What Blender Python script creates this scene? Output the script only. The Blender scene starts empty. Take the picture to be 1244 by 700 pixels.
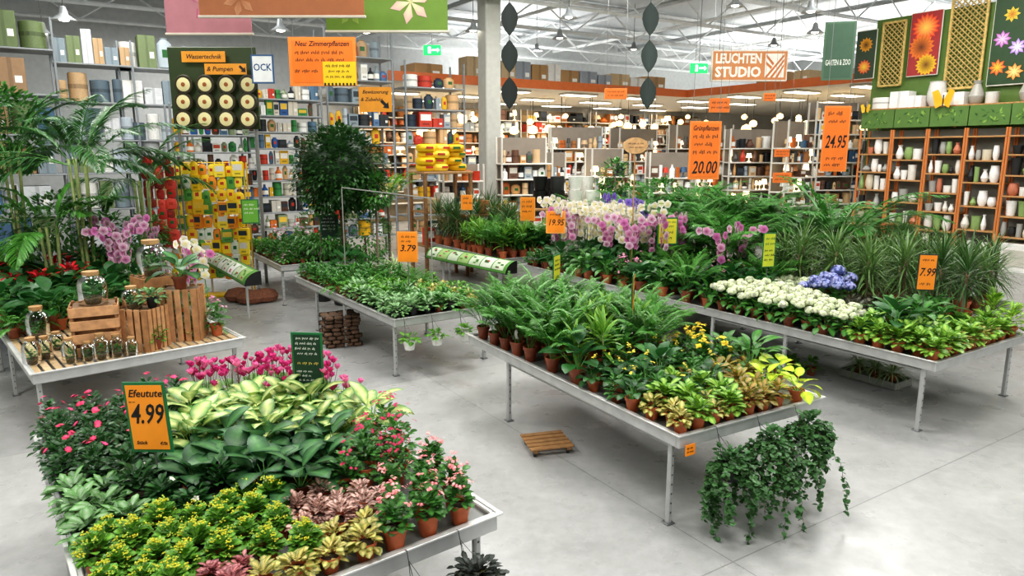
import bpy,bmesh,math,random
from math import sin,cos,pi,sqrt,radians
from mathutils import Vector
R=random.Random(11); S=bpy.context.scene; C=S.collection
CH=2.9; F=850.; PT=radians(11)
def ray(px,py):
    x=px-622; y=350-py
    return Vector((x,F*cos(PT)+y*sin(PT),-F*sin(PT)+y*cos(PT)))
CAM=Vector((0,0,CH))
def at(px,py,z):
    d=ray(px,py); return CAM+d*((z-CH)/d.z)
def aY(px,py,Y):
    d=ray(px,py); return CAM+d*(Y/d.y)
TH=radians(32.5); U=Vector((cos(TH),sin(TH),0)); V=Vector((-sin(TH),cos(TH),0))
def ab(a,b,z=0): return U*a+V*b+Vector((0,0,z))
def rA(px,py,a): d=ray(px,py); return CAM+d*(a/d.dot(U))
def H(h,k=1.):
    h=h.lstrip('#'); o=[]
    for i in (0,2,4):
        c=int(h[i:i+2],16)/255; o.append((c/12.92 if c<=.04045 else ((c+.055)/1.055)**2.4)*k)
    return tuple(o)
# ---------- materials
def vmat(name,rough=.5,metal=0,ns=12,na=.12,tr=0,col=None,bump=0,emit=0,spec=.5):
    m=bpy.data.materials.new(name); m.use_nodes=True; nt=m.node_tree; N=nt.nodes; L=nt.links; b=N['Principled BSDF']
    if col is None:
        a=N.new('ShaderNodeAttribute'); a.attribute_name='Col'; src=a.outputs['Color']
    else:
        a=N.new('ShaderNodeRGB'); a.outputs[0].default_value=(*col,1); src=a.outputs[0]
    tc=N.new('ShaderNodeTexCoord'); n=N.new('ShaderNodeTexNoise'); n.inputs['Scale'].default_value=ns; n.inputs['Detail'].default_value=3
    L.new(tc.outputs['Object'],n.inputs['Vector'])
    r=N.new('ShaderNodeMapRange'); r.inputs[1].default_value=.3; r.inputs[2].default_value=.7; r.inputs[3].default_value=1-na; r.inputs[4].default_value=1+na
    L.new(n.outputs['Fac'],r.inputs[0])
    v=N.new('ShaderNodeVectorMath'); v.operation='SCALE'; L.new(src,v.inputs[0]); L.new(r.outputs[0],v.inputs['Scale'])
    L.new(v.outputs[0],b.inputs['Base Color'])
    b.inputs['Roughness'].default_value=rough; b.inputs['Metallic'].default_value=metal; b.inputs['Specular IOR Level'].default_value=spec
    if emit:
        L.new(v.outputs[0],b.inputs['Emission Color']); b.inputs['Emission Strength'].default_value=emit
    if bump:
        bp=N.new('ShaderNodeBump'); bp.inputs['Strength'].default_value=bump; bp.inputs['Distance'].default_value=.02
        L.new(n.outputs['Fac'],bp.inputs['Height']); L.new(bp.outputs[0],b.inputs['Normal'])
    if tr:
        t=N.new('ShaderNodeBsdfTranslucent'); L.new(v.outputs[0],t.inputs['Color']); mx=N.new('ShaderNodeMixShader'); mx.inputs[0].default_value=tr
        L.new(b.outputs[0],mx.inputs[1]); L.new(t.outputs[0],mx.inputs[2]); L.new(mx.outputs[0],N['Material Output'].inputs[0])
    return m
LEAF=vmat('leaf',.4,0,30,.18,.25); PETAL=vmat('petal',.6,0,30,.1,.2); PAINT=vmat('paint',.55,0,6,.06)
METAL=vmat('aluminium',.38,.35,8,.08); WOOD=vmat('wood',.6,0,14,.22,bump=.2); POT=vmat('pot',.45,0,20,.12); SOIL=vmat('soil',.95,0,60,.5,bump=.8)
GLOW=vmat('glow',.5,0,5,.02,emit=5.5); GLOW2=vmat('glowsoft',.5,0,5,.02,emit=1.8)
def gmat():
    m=bpy.data.materials.new('glass'); m.use_nodes=True; N=m.node_tree.nodes; L=m.node_tree.links
    t=N.new('ShaderNodeBsdfTransparent'); t.inputs[0].default_value=(.86,.93,.88,1); g=N.new('ShaderNodeBsdfGlossy'); g.inputs['Roughness'].default_value=.05
    f=N.new('ShaderNodeFresnel'); f.inputs[0].default_value=1.5; x=N.new('ShaderNodeMixShader')
    L.new(f.outputs[0],x.inputs[0]); L.new(t.outputs[0],x.inputs[1]); L.new(g.outputs[0],x.inputs[2]); L.new(x.outputs[0],N['Material Output'].inputs[0]); return m
GLASS=gmat(); _sol={}
def solid(h):
    if h not in _sol: _sol[h]=vmat('ink_'+h.strip('#'),.6,0,20,.04,col=H(h))
    return _sol[h]
# ---------- mesh builder
class MB:
    def __init__(s): s.v=[]; s.f=[]; s.c=[]
    def add(s,vs,fs,col):
        o=len(s.v); s.v+=[tuple(p) for p in vs]; s.f+=[tuple(i+o for i in f) for f in fs]
        s.c+=col if isinstance(col,list) else [col]*len(vs)
    def box(s,c,d,col,rz=0,b=None):
        h=[k/2 for k in d]; b=min(min(d)*.2,.012) if b is None else b; vs=[]; fs=[]; ix={}
        for x in(-1,1):
            for y in(-1,1):
                for z in(-1,1):
                    g=(x,y,z)
                    for k in range(3):
                        ix[(x,y,z,k)]=len(vs); vs.append([h[i]*g[i]-(0 if i==k else b*g[i]) for i in range(3)])
                    if b>0: fs.append([ix[(x,y,z,k)] for k in range(3)])
        for k in range(3):
            i,j=(k+1)%3,(k+2)%3
            for w in(-1,1):
                q=[]
                for p,r in((-1,-1),(1,-1),(1,1),(-1,1)):
                    g=[0]*3; g[k]=w; g[i]=p; g[j]=r; q.append(ix[(*g,k)])
                fs.append(q)
            if b>0:
                for p in(-1,1):
                    for r in(-1,1):
                        A=[0]*3; A[i]=p; A[j]=r; B=A[:]; A[k]=-1; B[k]=1
                        fs.append([ix[(*A,i)],ix[(*B,i)],ix[(*B,j)],ix[(*A,j)]])
        cr,sr=cos(rz),sin(rz)
        s.add([(c[0]+x*cr-y*sr,c[1]+x*sr+y*cr,c[2]+z) for x,y,z in vs],fs,col)
    def tube(s,pts,r,col,k=6,r2=None):
        P=[Vector(p) for p in pts]; vs=[]; n=len(P)
        for i,p in enumerate(P):
            d=(P[min(i+1,n-1)]-P[max(i-1,0)]); d=d.normalized() if d.length>1e-6 else Vector((0,0,1))
            a=d.cross(Vector((0,0,1)) if abs(d.z)<.9 else Vector((1,0,0))).normalized(); b=d.cross(a)
            rr=r if r2 is None else r+(r2-r)*i/(n-1)
            vs+=[p+(a*cos(2*pi*j/k)+b*sin(2*pi*j/k))*rr for j in range(k)]
        fs=[(i*k+j,i*k+(j+1)%k,(i+1)*k+(j+1)%k,(i+1)*k+j) for i in range(n-1) for j in range(k)]
        fs+=[tuple(range(k)),tuple(range((n-1)*k,n*k))]
        s.add(vs,fs,col)
    def lathe(s,prof,col,k=16,c=(0,0,0),caps=True):
        vs=[(c[0]+r*cos(2*pi*j/k),c[1]+r*sin(2*pi*j/k),c[2]+z) for r,z in prof for j in range(k)]; n=len(prof)
        fs=[(i*k+j,i*k+(j+1)%k,(i+1)*k+(j+1)%k,(i+1)*k+j) for i in range(n-1) for j in range(k)]
        if caps: fs+=[tuple(range(k)),tuple(range((n-1)*k,n*k))]
        s.add(vs,fs,col)
def ob(name,m,mat,parent=None,smooth=False,recalc=True,loc=None,rz=0):
    me=bpy.data.meshes.new(name); me.from_pydata(m.v,[],m.f)
    a=me.color_attributes.new('Col','FLOAT_COLOR','POINT'); fl=[]
    for c in m.c: fl+=[c[0],c[1],c[2],1.]
    a.data.foreach_set('color',fl)
    if recalc:
        bm=bmesh.new(); bm.from_mesh(me); bmesh.ops.recalc_face_normals(bm,faces=bm.faces); bm.to_mesh(me); bm.free()
    if smooth:
        me.polygons.foreach_set('use_smooth',[True]*len(me.polygons))
        if recalc: me.set_sharp_from_angle(angle=radians(42))
    me.materials.append(mat); o=bpy.data.objects.new(name,me); C.objects.link(o)
    if parent: o.parent=parent
    if loc is not None: o.location=loc
    o.rotation_euler[2]=rz; return o
def tag(o,label,cat,group=None):
    o['label']=label; o['category']=cat
    if group: o['group']=group
    return o
def thing(name,label,cat,loc=(0,0,0),rz=0,group=None):
    o=bpy.data.objects.new(name,None); o.empty_display_size=.1; C.objects.link(o); o.location=loc; o.rotation_euler[2]=rz
    return tag(o,label,cat,group)
def struct(name,m,mat): o=ob(name,m,mat); o['kind']='structure'; return o
KID={}
def kids(o):
    return [c for c in KID.get(o.name,[])]
def reg(root):
    for c in C.objects:
        if c.parent==root or (c.parent and c.parent.parent==root): KID.setdefault(c.parent.name,[]).append(c)
def dup(o,loc,rz,sc=1,label=None,group=None,first={}):
    if o.name not in first:
        first[o.name]=1; r=o
        if o.name not in KID: reg(o)
    else:
        r=o.copy(); C.objects.link(r)
        for ch in kids(o):
            c=ch.copy(); C.objects.link(c); c.parent=r
            for g in kids(ch):
                d=g.copy(); C.objects.link(d); d.parent=c
    r.location=loc; r.rotation_euler[2]=rz; r.scale=(sc,sc,sc) if not isinstance(sc,tuple) else sc
    if label: r['label']=label
    if group: r['group']=group
    return r
# ---------- plant geometry
def prof(t,pk): return sin(pi/2*min(1,t/pk)) if t<pk else max(0,cos(pi/2*(t-pk)/(1-pk)))**.8
def sc3(c,k): return (c[0]*k,c[1]*k,c[2]*k)
def leaf(m,p,az,el,L,W,droop,cm,ce,n=4,pk=.42,fold=.15,roll=0):
    k=R.uniform(.75,1.22); cm=sc3(cm,k); ce=sc3(ce,k); ca,sa=cos(az),sin(az); x,y,z=p; vs=[(x,y,z)]; cs=[cm]
    cr,sr=cos(roll),sin(roll)
    for i in range(1,n+1):
        e=el-droop*(i-.5)/n; x+=L/n*cos(e)*ca; y+=L/n*cos(e)*sa; z+=L/n*sin(e)
        if i==n: vs.append((x,y,z)); cs.append(ce); break
        w=W*.5*prof(i/n,pk); N_=(-sin(e)*ca,-sin(e)*sa,cos(e)); sd=(-sa*cr+N_[0]*sr,ca*cr+N_[1]*sr,N_[2]*sr); f=fold*w
        vs+=[(x+sd[0]*w+N_[0]*f,y+sd[1]*w+N_[1]*f,z+sd[2]*w+N_[2]*f),(x,y,z),(x-sd[0]*w+N_[0]*f,y-sd[1]*w+N_[1]*f,z-sd[2]*w+N_[2]*f)]; cs+=[ce,cm,ce]
    fs=[(0,2,1),(0,3,2)]
    for i in range(n-2):
        o=1+3*i; fs+=[(o,o+1,o+4,o+3),(o+1,o+2,o+5,o+4)]
    o=1+3*(n-2); t=len(vs)-1; fs+=[(o,o+1,t),(o+1,o+2,t)]
    m.add(vs,fs,cs)
def bush(m,n,r,h,z0,L,W,cm,ce,seg=3,droop=.7,pk=.5,kk=(.35,.85),emin=-.1):
    for i in range(n):
        a=R.uniform(0,2*pi); e=emin+(1.5-emin)*R.random()**1.3; k=R.uniform(*kk)
        leaf(m,(k*r*cos(e)*cos(a),k*r*cos(e)*sin(a),z0+k*h*max(0,sin(e))),a+R.uniform(-.5,.5),e*.75+R.uniform(-.2,.3),L*R.uniform(.75,1.2),W*R.uniform(.8,1.15),droop,cm,ce,seg,pk,roll=R.uniform(-.4,.4))
def flower(m,p,nv,s,col,cc,n=5,wd=.55):
    nv=Vector(nv).normalized(); a=nv.cross(Vector((.3,.2,.9))).normalized(); b=nv.cross(a); k=R.uniform(.8,1.15); c=sc3(col,k); p=Vector(p); o=R.uniform(0,2)
    for i in range(n):
        t=o+2*pi*i/n; d=a*cos(t)+b*sin(t); q=a*-sin(t)+b*cos(t)
        m.add([p+nv*s*.1,p+d*s*.6+q*s*wd*.7,p+d*s-nv*s*.1,p+d*s*.6-q*s*wd*.7],[(0,1,2,3)],[cc,c,c,c])
def blob(m,p,s,col):
    x,y,z=p; c=sc3(col,R.uniform(.75,1.2))
    m.add([(x+s,y,z),(x,y+s,z),(x-s,y,z),(x,y-s,z),(x,y,z+s),(x,y,z-s)],[(0,1,4),(1,2,4),(2,3,4),(3,0,4),(1,0,5),(2,1,5),(3,2,5),(0,3,5)],c)
def heads(m,n,r,h,z0,k,sp,s,cols,cc,emin=.35,bl=False,np=5):
    for i in range(n):
        a=R.uniform(0,2*pi); e=emin+(1.5-emin)*R.random(); kk=R.uniform(.95,1.1); p=(kk*r*cos(e)*cos(a),kk*r*cos(e)*sin(a),z0+kk*h*sin(e))
        for j in range(k):
            q=(p[0]+R.uniform(-sp,sp),p[1]+R.uniform(-sp,sp),p[2]+R.uniform(-sp,sp)*.6); c=R.choice(cols)
            if bl: blob(m,q,s,c)
            else: flower(m,q,(q[0]-p[0]*.4,q[1]-p[1]*.4,.05+sp),s,c,cc,np)
def mops(m,pts,rad,k,s,cols,cc):
    for p in pts:
        m.lathe([(max(.003,rad*.85*cos(e)),rad*.7*sin(e)) for e in(-1.2,-.6,0,.6,1.2,1.5)],sc3(cols[0],.7),8,p)
        for j in range(k):
            z=R.uniform(-.3,1); a=R.uniform(0,6.28); q=sqrt(1-z*z); n=Vector((q*cos(a),q*sin(a),z)); flower(m,Vector(p)+Vector((n.x,n.y,n.z*.8))*rad,n,s,R.choice(cols),cc,4,.8)
def frond(m,p,az,el,L,droop,nl,LL,LW,c1,c2,seg=9,start=.25,seg2=3,lean=.9):
    pts=[Vector(p)]; es=[el]
    for i in range(seg):
        e=el-droop*((i+.5)/seg)**1.3; pts.append(pts[-1]+Vector((cos(e)*cos(az),cos(e)*sin(az),sin(e)))*(L/seg)); es.append(e)
    m.tube(pts,L*.006,c2,3,L*.002)
    for i in range(nl):
        t=start+(1-start)*i/(nl-1); k=min(seg-1,int(t*seg)); f=t*seg-k; q=pts[k].lerp(pts[k+1],f) if k<seg else pts[-1]
        ll=LL*sin(pi*(.22+.72*(t-start)/(1-start)))
        for s in(-1,1): leaf(m,q,az+s*(lean-.4*t),es[k]*.6+R.uniform(-.1,.15),ll,LW,.7,c1,c1,seg2,.35,.1)
def palm(n,L,z0,LL,LW,c1,c2,nl=16,el=(.7,1.45),droop=1.3,r0=.02,start=.25):
    m=MB()
    for i in range(n):
        az=2*pi*i/n*2.4+R.uniform(-.3,.3); e=el[0]+(el[1]-el[0])*R.random()
        frond(m,(r0*cos(az),r0*sin(az),z0),az,e,L*R.uniform(.75,1.1),droop*R.uniform(.7,1.15),nl,LL,LW,c1,c2,start=start)
    return m
def straps(m,n,L,W,z0,z1,c1,c2,el=(.1,1.35),droop=1.,seg=5,pk=.35,x=0,y=0):
    for i in range(n):
        t=i/max(1,n-1); az=i*2.4+R.uniform(-.3,.3); leaf(m,(x+.008*cos(az),y+.008*sin(az),z0+(z1-z0)*t),az,el[0]+(el[1]-el[0])*t+R.uniform(-.12,.12),L*R.uniform(.8,1.1),W,droop*R.uniform(.6,1.2),c1,c2,seg,pk,.25)
def petio(m,n,PL,L,W,z0,c1,c2,cs,el=(.6,1.35),seg=5,pk=.4,droop=.9,fold=.12):
    for i in range(n):
        t=i/max(1,n-1); az=i*2.4+R.uniform(-.25,.25); e=el[0]+(el[1]-el[0])*t+R.uniform(-.1,.1); pl=PL*R.uniform(.6,1.05)
        q=Vector((0,0,z0))+Vector((cos(e)*cos(az),cos(e)*sin(az),sin(e)))*pl
        m.tube([(0,0,z0-.02),q],.003,cs,3); leaf(m,q,az,e-.35,L*R.uniform(.75,1.1),W*R.uniform(.85,1.1),droop,c1,c2,seg,pk,fold,R.uniform(-.3,.3))
DG,MG,BG,LG,CR=H('#3a6c32'),H('#57943c'),H('#86bb45'),H('#b9da55'),H('#eff0c8')
DD=H('#2a522a')
TERRA,BLK,WHT,BRN=H('#c06840'),H('#232323'),H('#ecebe6'),H('#8c4a30')
def k_yel(z): f=MB(); bush(f,130,.085,.12,z,.048,.038,H('#82b240'),H('#568f38'),emin=.1); g=MB(); heads(g,15,.085,.135,z,8,.014,.0055,[H('#e6dc3c'),H('#c4d85a')],CR,.35,True); return f,g
def k_pink(z): f=MB(); bush(f,95,.085,.16,z,.05,.04,MG,DG,emin=.15); g=MB(); heads(g,9,.09,.19,z,5,.015,.01,[H('#d8436b'),H('#e85a6a'),H('#f4b0b8')],H('#ffd0c0'),.5); return f,g
def k_gold(z): f=MB(); bush(f,75,.1,.2,z,.07,.05,MG,DG); g=MB(); heads(g,6,.10,.25,z,7,.02,.015,[H('#ffe02a'),H('#ffe84a')],H('#ffe040'),.6); return f,g
def darkyel(z): f=MB(); petio(f,20,.12,.12,.07,z,DG,DD,MG,(.3,1.4)); g=MB(); heads(g,4,.07,.25,z,6,.016,.009,[H('#f4e44a')],H('#ffe860'),.7); return f,g
def rose(z): f=MB(); bush(f,190,.13,.24,z,.045,.03,DG,DD); g=MB(); heads(g,3,.11,.26,z,2,.012,.02,[H('#d8184e'),H('#e83a7c')],H('#f06090'),.3,np=6); return f,g
def redm(z): f=MB(); bush(f,170,.13,.28,z,.045,.028,MG,DG); g=MB(); heads(g,18,.13,.31,z,2,.02,.012,[H('#b01440'),H('#d0245c')],H('#d84070'),.1,np=6); return f,g
def cyc(z):
    f=MB(); petio(f,24,.11,.1,.1,z,MG,H('#8db07a'),MG,(.1,1.3),4,.35); g=MB()
    for i in range(13):
        a=R.uniform(0,6.28); r=R.uniform(.01,.12); h=z+R.uniform(.18,.32); p=(r*cos(a),r*sin(a),h); g.tube([(r*.3*cos(a),r*.3*sin(a),z),p],.002,H('#7a5a40'),3); c=R.choice([H('#d8408c'),H('#ee80b4'),H('#cc3478')])
        for j in range(5): leaf(g,p,a+j*1.26,.9+R.uniform(-.3,.3),.05,.036,-.3,c,c,3,.6)
    return f,g
def dieff(z): f=MB(); petio(f,16,.17,.23,.105,z,H('#e6eda0'),H('#47883a'),BG,(.6,1.5),6,.4,1.1); return f,None
def cala(z): f=MB(); petio(f,14,.14,.22,.14,z,H('#5f9058'),H('#234f30'),MG,(.35,1.4),6,.45); return f,None
def silver(z): f=MB(); bush(f,60,.12,.12,z,.085,.045,H('#a5bf9a'),MG); return f,None
def dark(z): f=MB(); bush(f,130,.13,.2,z,.06,.035,DG,DD); g=MB(); heads(g,1,.1,.22,z,1,.012,.022,[H('#f3ede8')],CR,.4); return f,g
def fpink(z): f=MB(); bush(f,90,.08,.09,z,.038,.028,H('#d89090'),H('#8a4a50'),4); return f,None
def fpale(z): f=MB(); bush(f,90,.08,.11,z,.038,.026,H('#e8c0b4'),H('#8a6a5c'),4); return f,None
def fcream(z): f=MB(); bush(f,60,.085,.1,z,.06,.04,H('#ecd88a'),H('#7a8a3a'),4); return f,None
def poth(z): f=MB(); bush(f,75,.1,.16,z,.085,.055,H('#b4d460'),H('#5a983a'),4); return f,None
def palmS(z): return palm(12,.58,z,.15,.016,MG,MG,20,(1.05,1.54),1.15,start=.3),None
def broad(z): f=MB(); petio(f,16,.2,.22,.12,z,DG,H('#2c6a34'),MG,(.4,1.5),5,.45); return f,None
def drac(z):
    f=MB(); f.tube([(0,0,z-.02),(0,0,z+.26)],.008,H('#7d8a50'),5); straps(f,26,.22,.04,z+.1,z+.28,MG,H('#94bc48'),(.1,1.45),.7); return f,None
def vari(z): f=MB(); bush(f,85,.15,.3,z,.11,.045,LG,H('#5f9a38'),4); return f,None
def croton(z): f=MB(); bush(f,60,.09,.15,z,.075,.045,H('#c89a5c'),H('#6d8a2a'),4); return f,None
def lime(z): f=MB(); petio(f,12,.15,.15,.1,z,H('#dce84a'),H('#a8cc30'),BG,(.1,1.3),5,.35); return f,None
def spath(z): f=MB(); petio(f,24,.2,.2,.07,z,MG,DG,MG,(.4,1.5),5,.4,1.1); return f,None
def whit(z):
    f=MB(); petio(f,18,.13,.13,.08,z,MG,DG,MG,(0,1.1)); g=MB(); mops(g,[(.1*cos(a),.1*sin(a),z+.17+R.uniform(-.02,.03)) for a in(0.3,1.6,2.9,4.2,5.4)]+[(0,0,z+.22)],.052,28,.018,[H('#f6f6e2'),H('#eaf2d0')],H('#dcea b0'.replace(' ',''))); return f,g
def blue(z):
    f=MB(); petio(f,20,.16,.15,.1,z,MG,DG,MG,(0,1.2)); g=MB(); mops(g,[(.13*cos(a),.13*sin(a),z+.26+R.uniform(-.03,.04)) for a in(0.2,1.8,3.4,5.)]+[(0,0,z+.33)],.075,42,.02,[H('#7484cc'),H('#929ad8'),H('#a6a4dc')],H('#ccd0f0')); return f,g
def coleus(z): f=MB(); bush(f,80,.12,.2,z,.08,.05,H('#6a5f50'),H('#2f3f2a'),4); return f,None
def azp(z): f=MB(); bush(f,110,.12,.26,z,.05,.03,MG,DG); g=MB(); heads(g,10,.12,.3,z,3,.02,.016,[H('#e870a8'),H('#f6c0d8'),H('#c84080')],H('#ffd8e6'),.2); return f,g
def orch(cols,cc,hh=.075):
    def fn(z):
        f=MB(); straps(f,6,.22,.065,z,z+.01,DG,MG,(.2,.9),1.1); g=MB()
        for k in range(2):
            az=R.uniform(0,6.28); pts=[Vector((0,0,z))]
            for i in range(12):
                e=1.5-1.9*max(0,(i-6)/6)**1.2; pts.append(pts[-1]+Vector((cos(e)*cos(az),cos(e)*sin(az),sin(e)))*hh)
            f.tube(pts,.004,MG,4)
            for i in range(5,13):
                q=pts[min(i,12)]; a2=az+(1.3 if i%2 else -1.3); q=q+Vector((cos(a2),sin(a2),-.2))*.03; flower(g,q,(cos(a2)+.3*cos(az),sin(a2),-.1),.058,R.choice(cols),cc,5,.85)
        return f,g
    return fn
def yucca(z):
    f=MB()
    for k,(x,y,h) in enumerate([(0,0,.48),(.05,.03,.26),(-.05,.02,.38)]):
        f.tube([(x,y,z-.03),(x*1.2,y*1.2,z+h)],.014,H('#8a7358'),6); straps(f,50,.44,.02,z+h-.12,z+h+.03,H('#7c9858'),H('#527a40'),(-.5,1.5),.9,5,.2,x*1.2,y*1.2)
    return f,None
def marg(z):
    f=MB(); f.tube([(0,0,z-.03),(.02,0,z+.4)],.013,H('#8a7358'),6); straps(f,70,.42,.02,z+.25,z+.47,DG,H('#4c5a30'),(-.6,1.5),.8,5,.2,.02,0); return f,None
def palmM(z): return palm(16,1.2,z,.32,.026,H('#57963f'),MG,28,(.95,1.54),1.45,start=.35),None
def palmL(z): return palm(19,1.75,z,.42,.03,H('#529340'),MG,32,(.95,1.54),1.5,start=.35),None
def spider(z): f=MB(); straps(f,60,.36,.018,z,z+.03,H('#dfe8b8'),MG,(.2,1.5),1.9,6,.25); return f,None
def poins(z): f=MB(); petio(f,30,.2,.12,.06,z,DG,MG,MG,(0,1.4)); g=MB(); petio(g,12,.26,.1,.045,z+.05,H('#d8182a'),H('#c01020'),H('#702020'),(.9,1.5),4); return f,g
def herb(z): f=MB(); bush(f,75,.09,.15,z,.055,.035,H('#7eb046'),MG); return f,None
def herb2(z): f=MB(); bush(f,95,.1,.19,z,.06,.035,MG,DG); return f,None
def fern(z): return palm(18,.28,z,.06,.014,MG,MG,12,(.2,1.4),1.3),None
def violet(z): f=MB(); petio(f,16,.07,.07,.06,z,MG,DG,MG,(0,.9)); g=MB(); heads(g,5,.05,.1,z,4,.02,.012,[H('#8a48b8'),H('#c070d0')],H('#ffe060'),.5); return f,g
def ficus(z): f=MB(); f.tube([(0,0,z),(0,0,z+.5)],.012,H('#6b5a40'),5); bush(f,260,.28,.6,z+.15,.09,.04,DG,DD,3,.9,kk=(.3,1)); return f,None
# name: fn, pot r, pot h, spacing, pot colour, description, category
SP={'kyel':(k_yel,.06,.11,.178,TERRA,'yellow budded bright green kalanchoe','kalanchoe'),
'kpink':(k_pink,.06,.12,.2,TERRA,'pink and coral flowering kalanchoe','kalanchoe'),
'kgold':(k_gold,.06,.11,.21,BRN,'golden yellow flowering kalanchoe','kalanchoe'),
'dyel':(darkyel,.06,.11,.22,TERRA,'dark glossy leaved plant with small yellow flowers','flowering plant'),
'rose':(rose,.06,.11,.22,BLK,'dark bushy mini rose with magenta blooms','rose'),
'redm':(redm,.06,.11,.22,TERRA,'bushy plant dotted with crimson flowers','chrysanthemum'),
'cyc':(cyc,.06,.11,.22,BRN,'pink flowering cyclamen','cyclamen'),
'dieff':(dieff,.065,.12,.25,BRN,'pale cream leaved dumb cane','dumb cane'),
'cala':(cala,.065,.12,.25,BRN,'dark broad leaved prayer plant','prayer plant'),
'silver':(silver,.055,.1,.19,BLK,'silvery green leaved plant','aluminium plant'),
'dark':(dark,.06,.11,.2,BLK,'dark leafy plant with rare white blooms','gardenia'),
'fpink':(fpink,.055,.1,.145,TERRA,'low pink veined nerve plant','nerve plant'),
'fpale':(fpale,.055,.1,.145,TERRA,'low pale pink leaved plant','nerve plant'),
'fcream':(fcream,.055,.1,.16,TERRA,'low cream leaved plant','ivy'),
'poth':(poth,.06,.11,.2,TERRA,'yellow green leaved pothos','pothos'),
'palmS':(palmS,.07,.15,.24,BRN,'small green parlour palm','palm'),
'broad':(broad,.07,.14,.27,BRN,'dark broad leaved foliage plant','foliage plant'),
'drac':(drac,.065,.13,.22,TERRA,'green dragon plant with yellow edged leaves','dragon plant'),
'vari':(vari,.07,.13,.27,TERRA,'lime and green variegated plant','umbrella plant'),
'croton':(croton,.06,.11,.18,TERRA,'orange brown leaved croton','croton'),
'lime':(lime,.065,.12,.26,TERRA,'lime yellow heart leaved plant','philodendron'),
'spath':(spath,.07,.14,.27,TERRA,'glossy green peace lily','peace lily'),
'whit':(whit,.065,.12,.25,BRN,'white flowering hydrangea','hydrangea'),
'blue':(blue,.075,.14,.34,BRN,'blue violet flowering hydrangea','hydrangea'),
'coleus':(coleus,.06,.11,.21,TERRA,'dusky purple green leaved plant','coleus'),
'azp':(azp,.065,.12,.24,TERRA,'pink flowering azalea','azalea'),
'orW':(orch([H('#fafaf6'),H('#f4eef2')],H('#e8dc80'),.085),.06,.13,.24,WHT,'white flowering moth orchid','orchid'),
'orP':(orch([H('#e08cc8'),H('#f0b8d8'),H('#f4d8e8')],H('#b04080')),.06,.13,.25,WHT,'pink flowering moth orchid','orchid'),
'orV':(orch([H('#9a80dc'),H('#b09ae8')],H('#5030a0'),.1),.06,.13,.27,WHT,'violet flowering moth orchid','orchid'),
'yucca':(yucca,.1,.18,.42,BRN,'spiky leaved yucca with bare stems','yucca'),
'marg':(marg,.09,.17,.4,TERRA,'thin leaved dragon tree on bare stem','dragon tree'),
'palmM':(palmM,.1,.2,.62,BLK,'arching feathery green palm','palm'),
'palmL':(palmL,.12,.24,.9,BLK,'tall arching feathery palm','palm'),
'spider':(spider,.065,.12,.28,BRN,'arching pale striped spider plant','spider plant'),
'poins':(poins,.07,.12,.28,BRN,'red poinsettia','poinsettia'),
'herb':(herb,.055,.1,.17,BRN,'small bright leafy foliage plant','leafy plant'),
'herb2':(herb2,.055,.1,.18,BRN,'small dark green leafy foliage plant','leafy plant'),
'fern':(fern,.055,.1,.21,BRN,'small arching fern','fern'),
'violet':(violet,.055,.09,.17,BRN,'purple flowering african violet','violet'),
'ficus':(ficus,.1,.2,.46,BLK,'dense small leaved fig','fig')}
def potmesh(r,h,col,k=14):
    m=MB(); m.lathe([(r*.7,0),(r*.72,.004),(r*.93,h*.78),(r*1.06,h*.79),(r*1.08,h),(r*.98,h),(r*.94,h*.84)],col,k,caps=False); m.add([(r*.7*cos(6.283*j/k),r*.7*sin(6.283*j/k),0) for j in range(k)],[tuple(range(k))],col); return m
PR={}
def proto(sp,n):
    key=(sp,n)
    if key in PR: return PR[key]
    fn,r,h,s,pc,desc,cat=SP[sp]; t=thing('potted_'+cat.replace(' ','_'),desc,cat)
    po=ob('pot',potmesh(r,h,pc),POT,t,True); m=MB(); m.lathe([(r*.93,h*.82),(r*.5,h*.86),(.002,h*.87)],H('#3a2a1e'),10); ob('soil',m,SOIL,po,True)
    f,g=fn(h*.85); ob('foliage',f,LEAF,t,True,False)
    if g: ob('blossoms',g,PETAL,t,False,False)
    PR[key]=t; return t
NV={}
def plant(sp,loc,where,sc=1.,label=None,group=None):
    i=NV.get(sp,0); NV[sp]=i+1; d=SP[sp][5]; p=proto(sp,i%3)
    g=group or (d+'s '+where if label is None else None); r=dup(p,loc,R.uniform(0,6.28),sc*R.uniform(.88,1.14),label or d+' '+where)
    if g: r['group']=g
    elif 'group' in r: del r['group']
    return r
def scatter(T,seeds,where,m=.09,skip=None,zt=.776,local=False,sc=1.):
    O,ang,W,L=T; u=Vector((cos(ang),sin(ang),0)); v=Vector((-sin(ang),cos(ang),0))
    sd=[]
    for q in seeds:
        px,py,sp=q[:3]; z=q[3] if len(q)>3 else .95; p=(O+u*px+v*py) if local else at(px,py,z); sd.append((p.x,p.y,sp))
    pts=[]; y=m
    while y<L-m:
        x=m
        while x<W-m:
            p=O+u*x+v*y; opt=min(sd,key=lambda s:(s[0]-p.x)**2+(s[1]-p.y)**2)[2].split('|'); sp=opt[len(pts)*7%len(opt)] if len(opt)>1 else opt[0]; s=SP[sp][3]
            if (skip is None or not skip(x,y)) and all((p.x-a)**2+(p.y-b)**2>(.5*(s+c))**2*.93 for a,b,c in pts):
                pts.append((p.x,p.y,s)); plant(sp,(p.x+R.uniform(-.01,.01),p.y+R.uniform(-.01,.01),zt),where,sc)
            x+=.03
        y+=.03
ALU=H('#c4c5c3')
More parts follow.
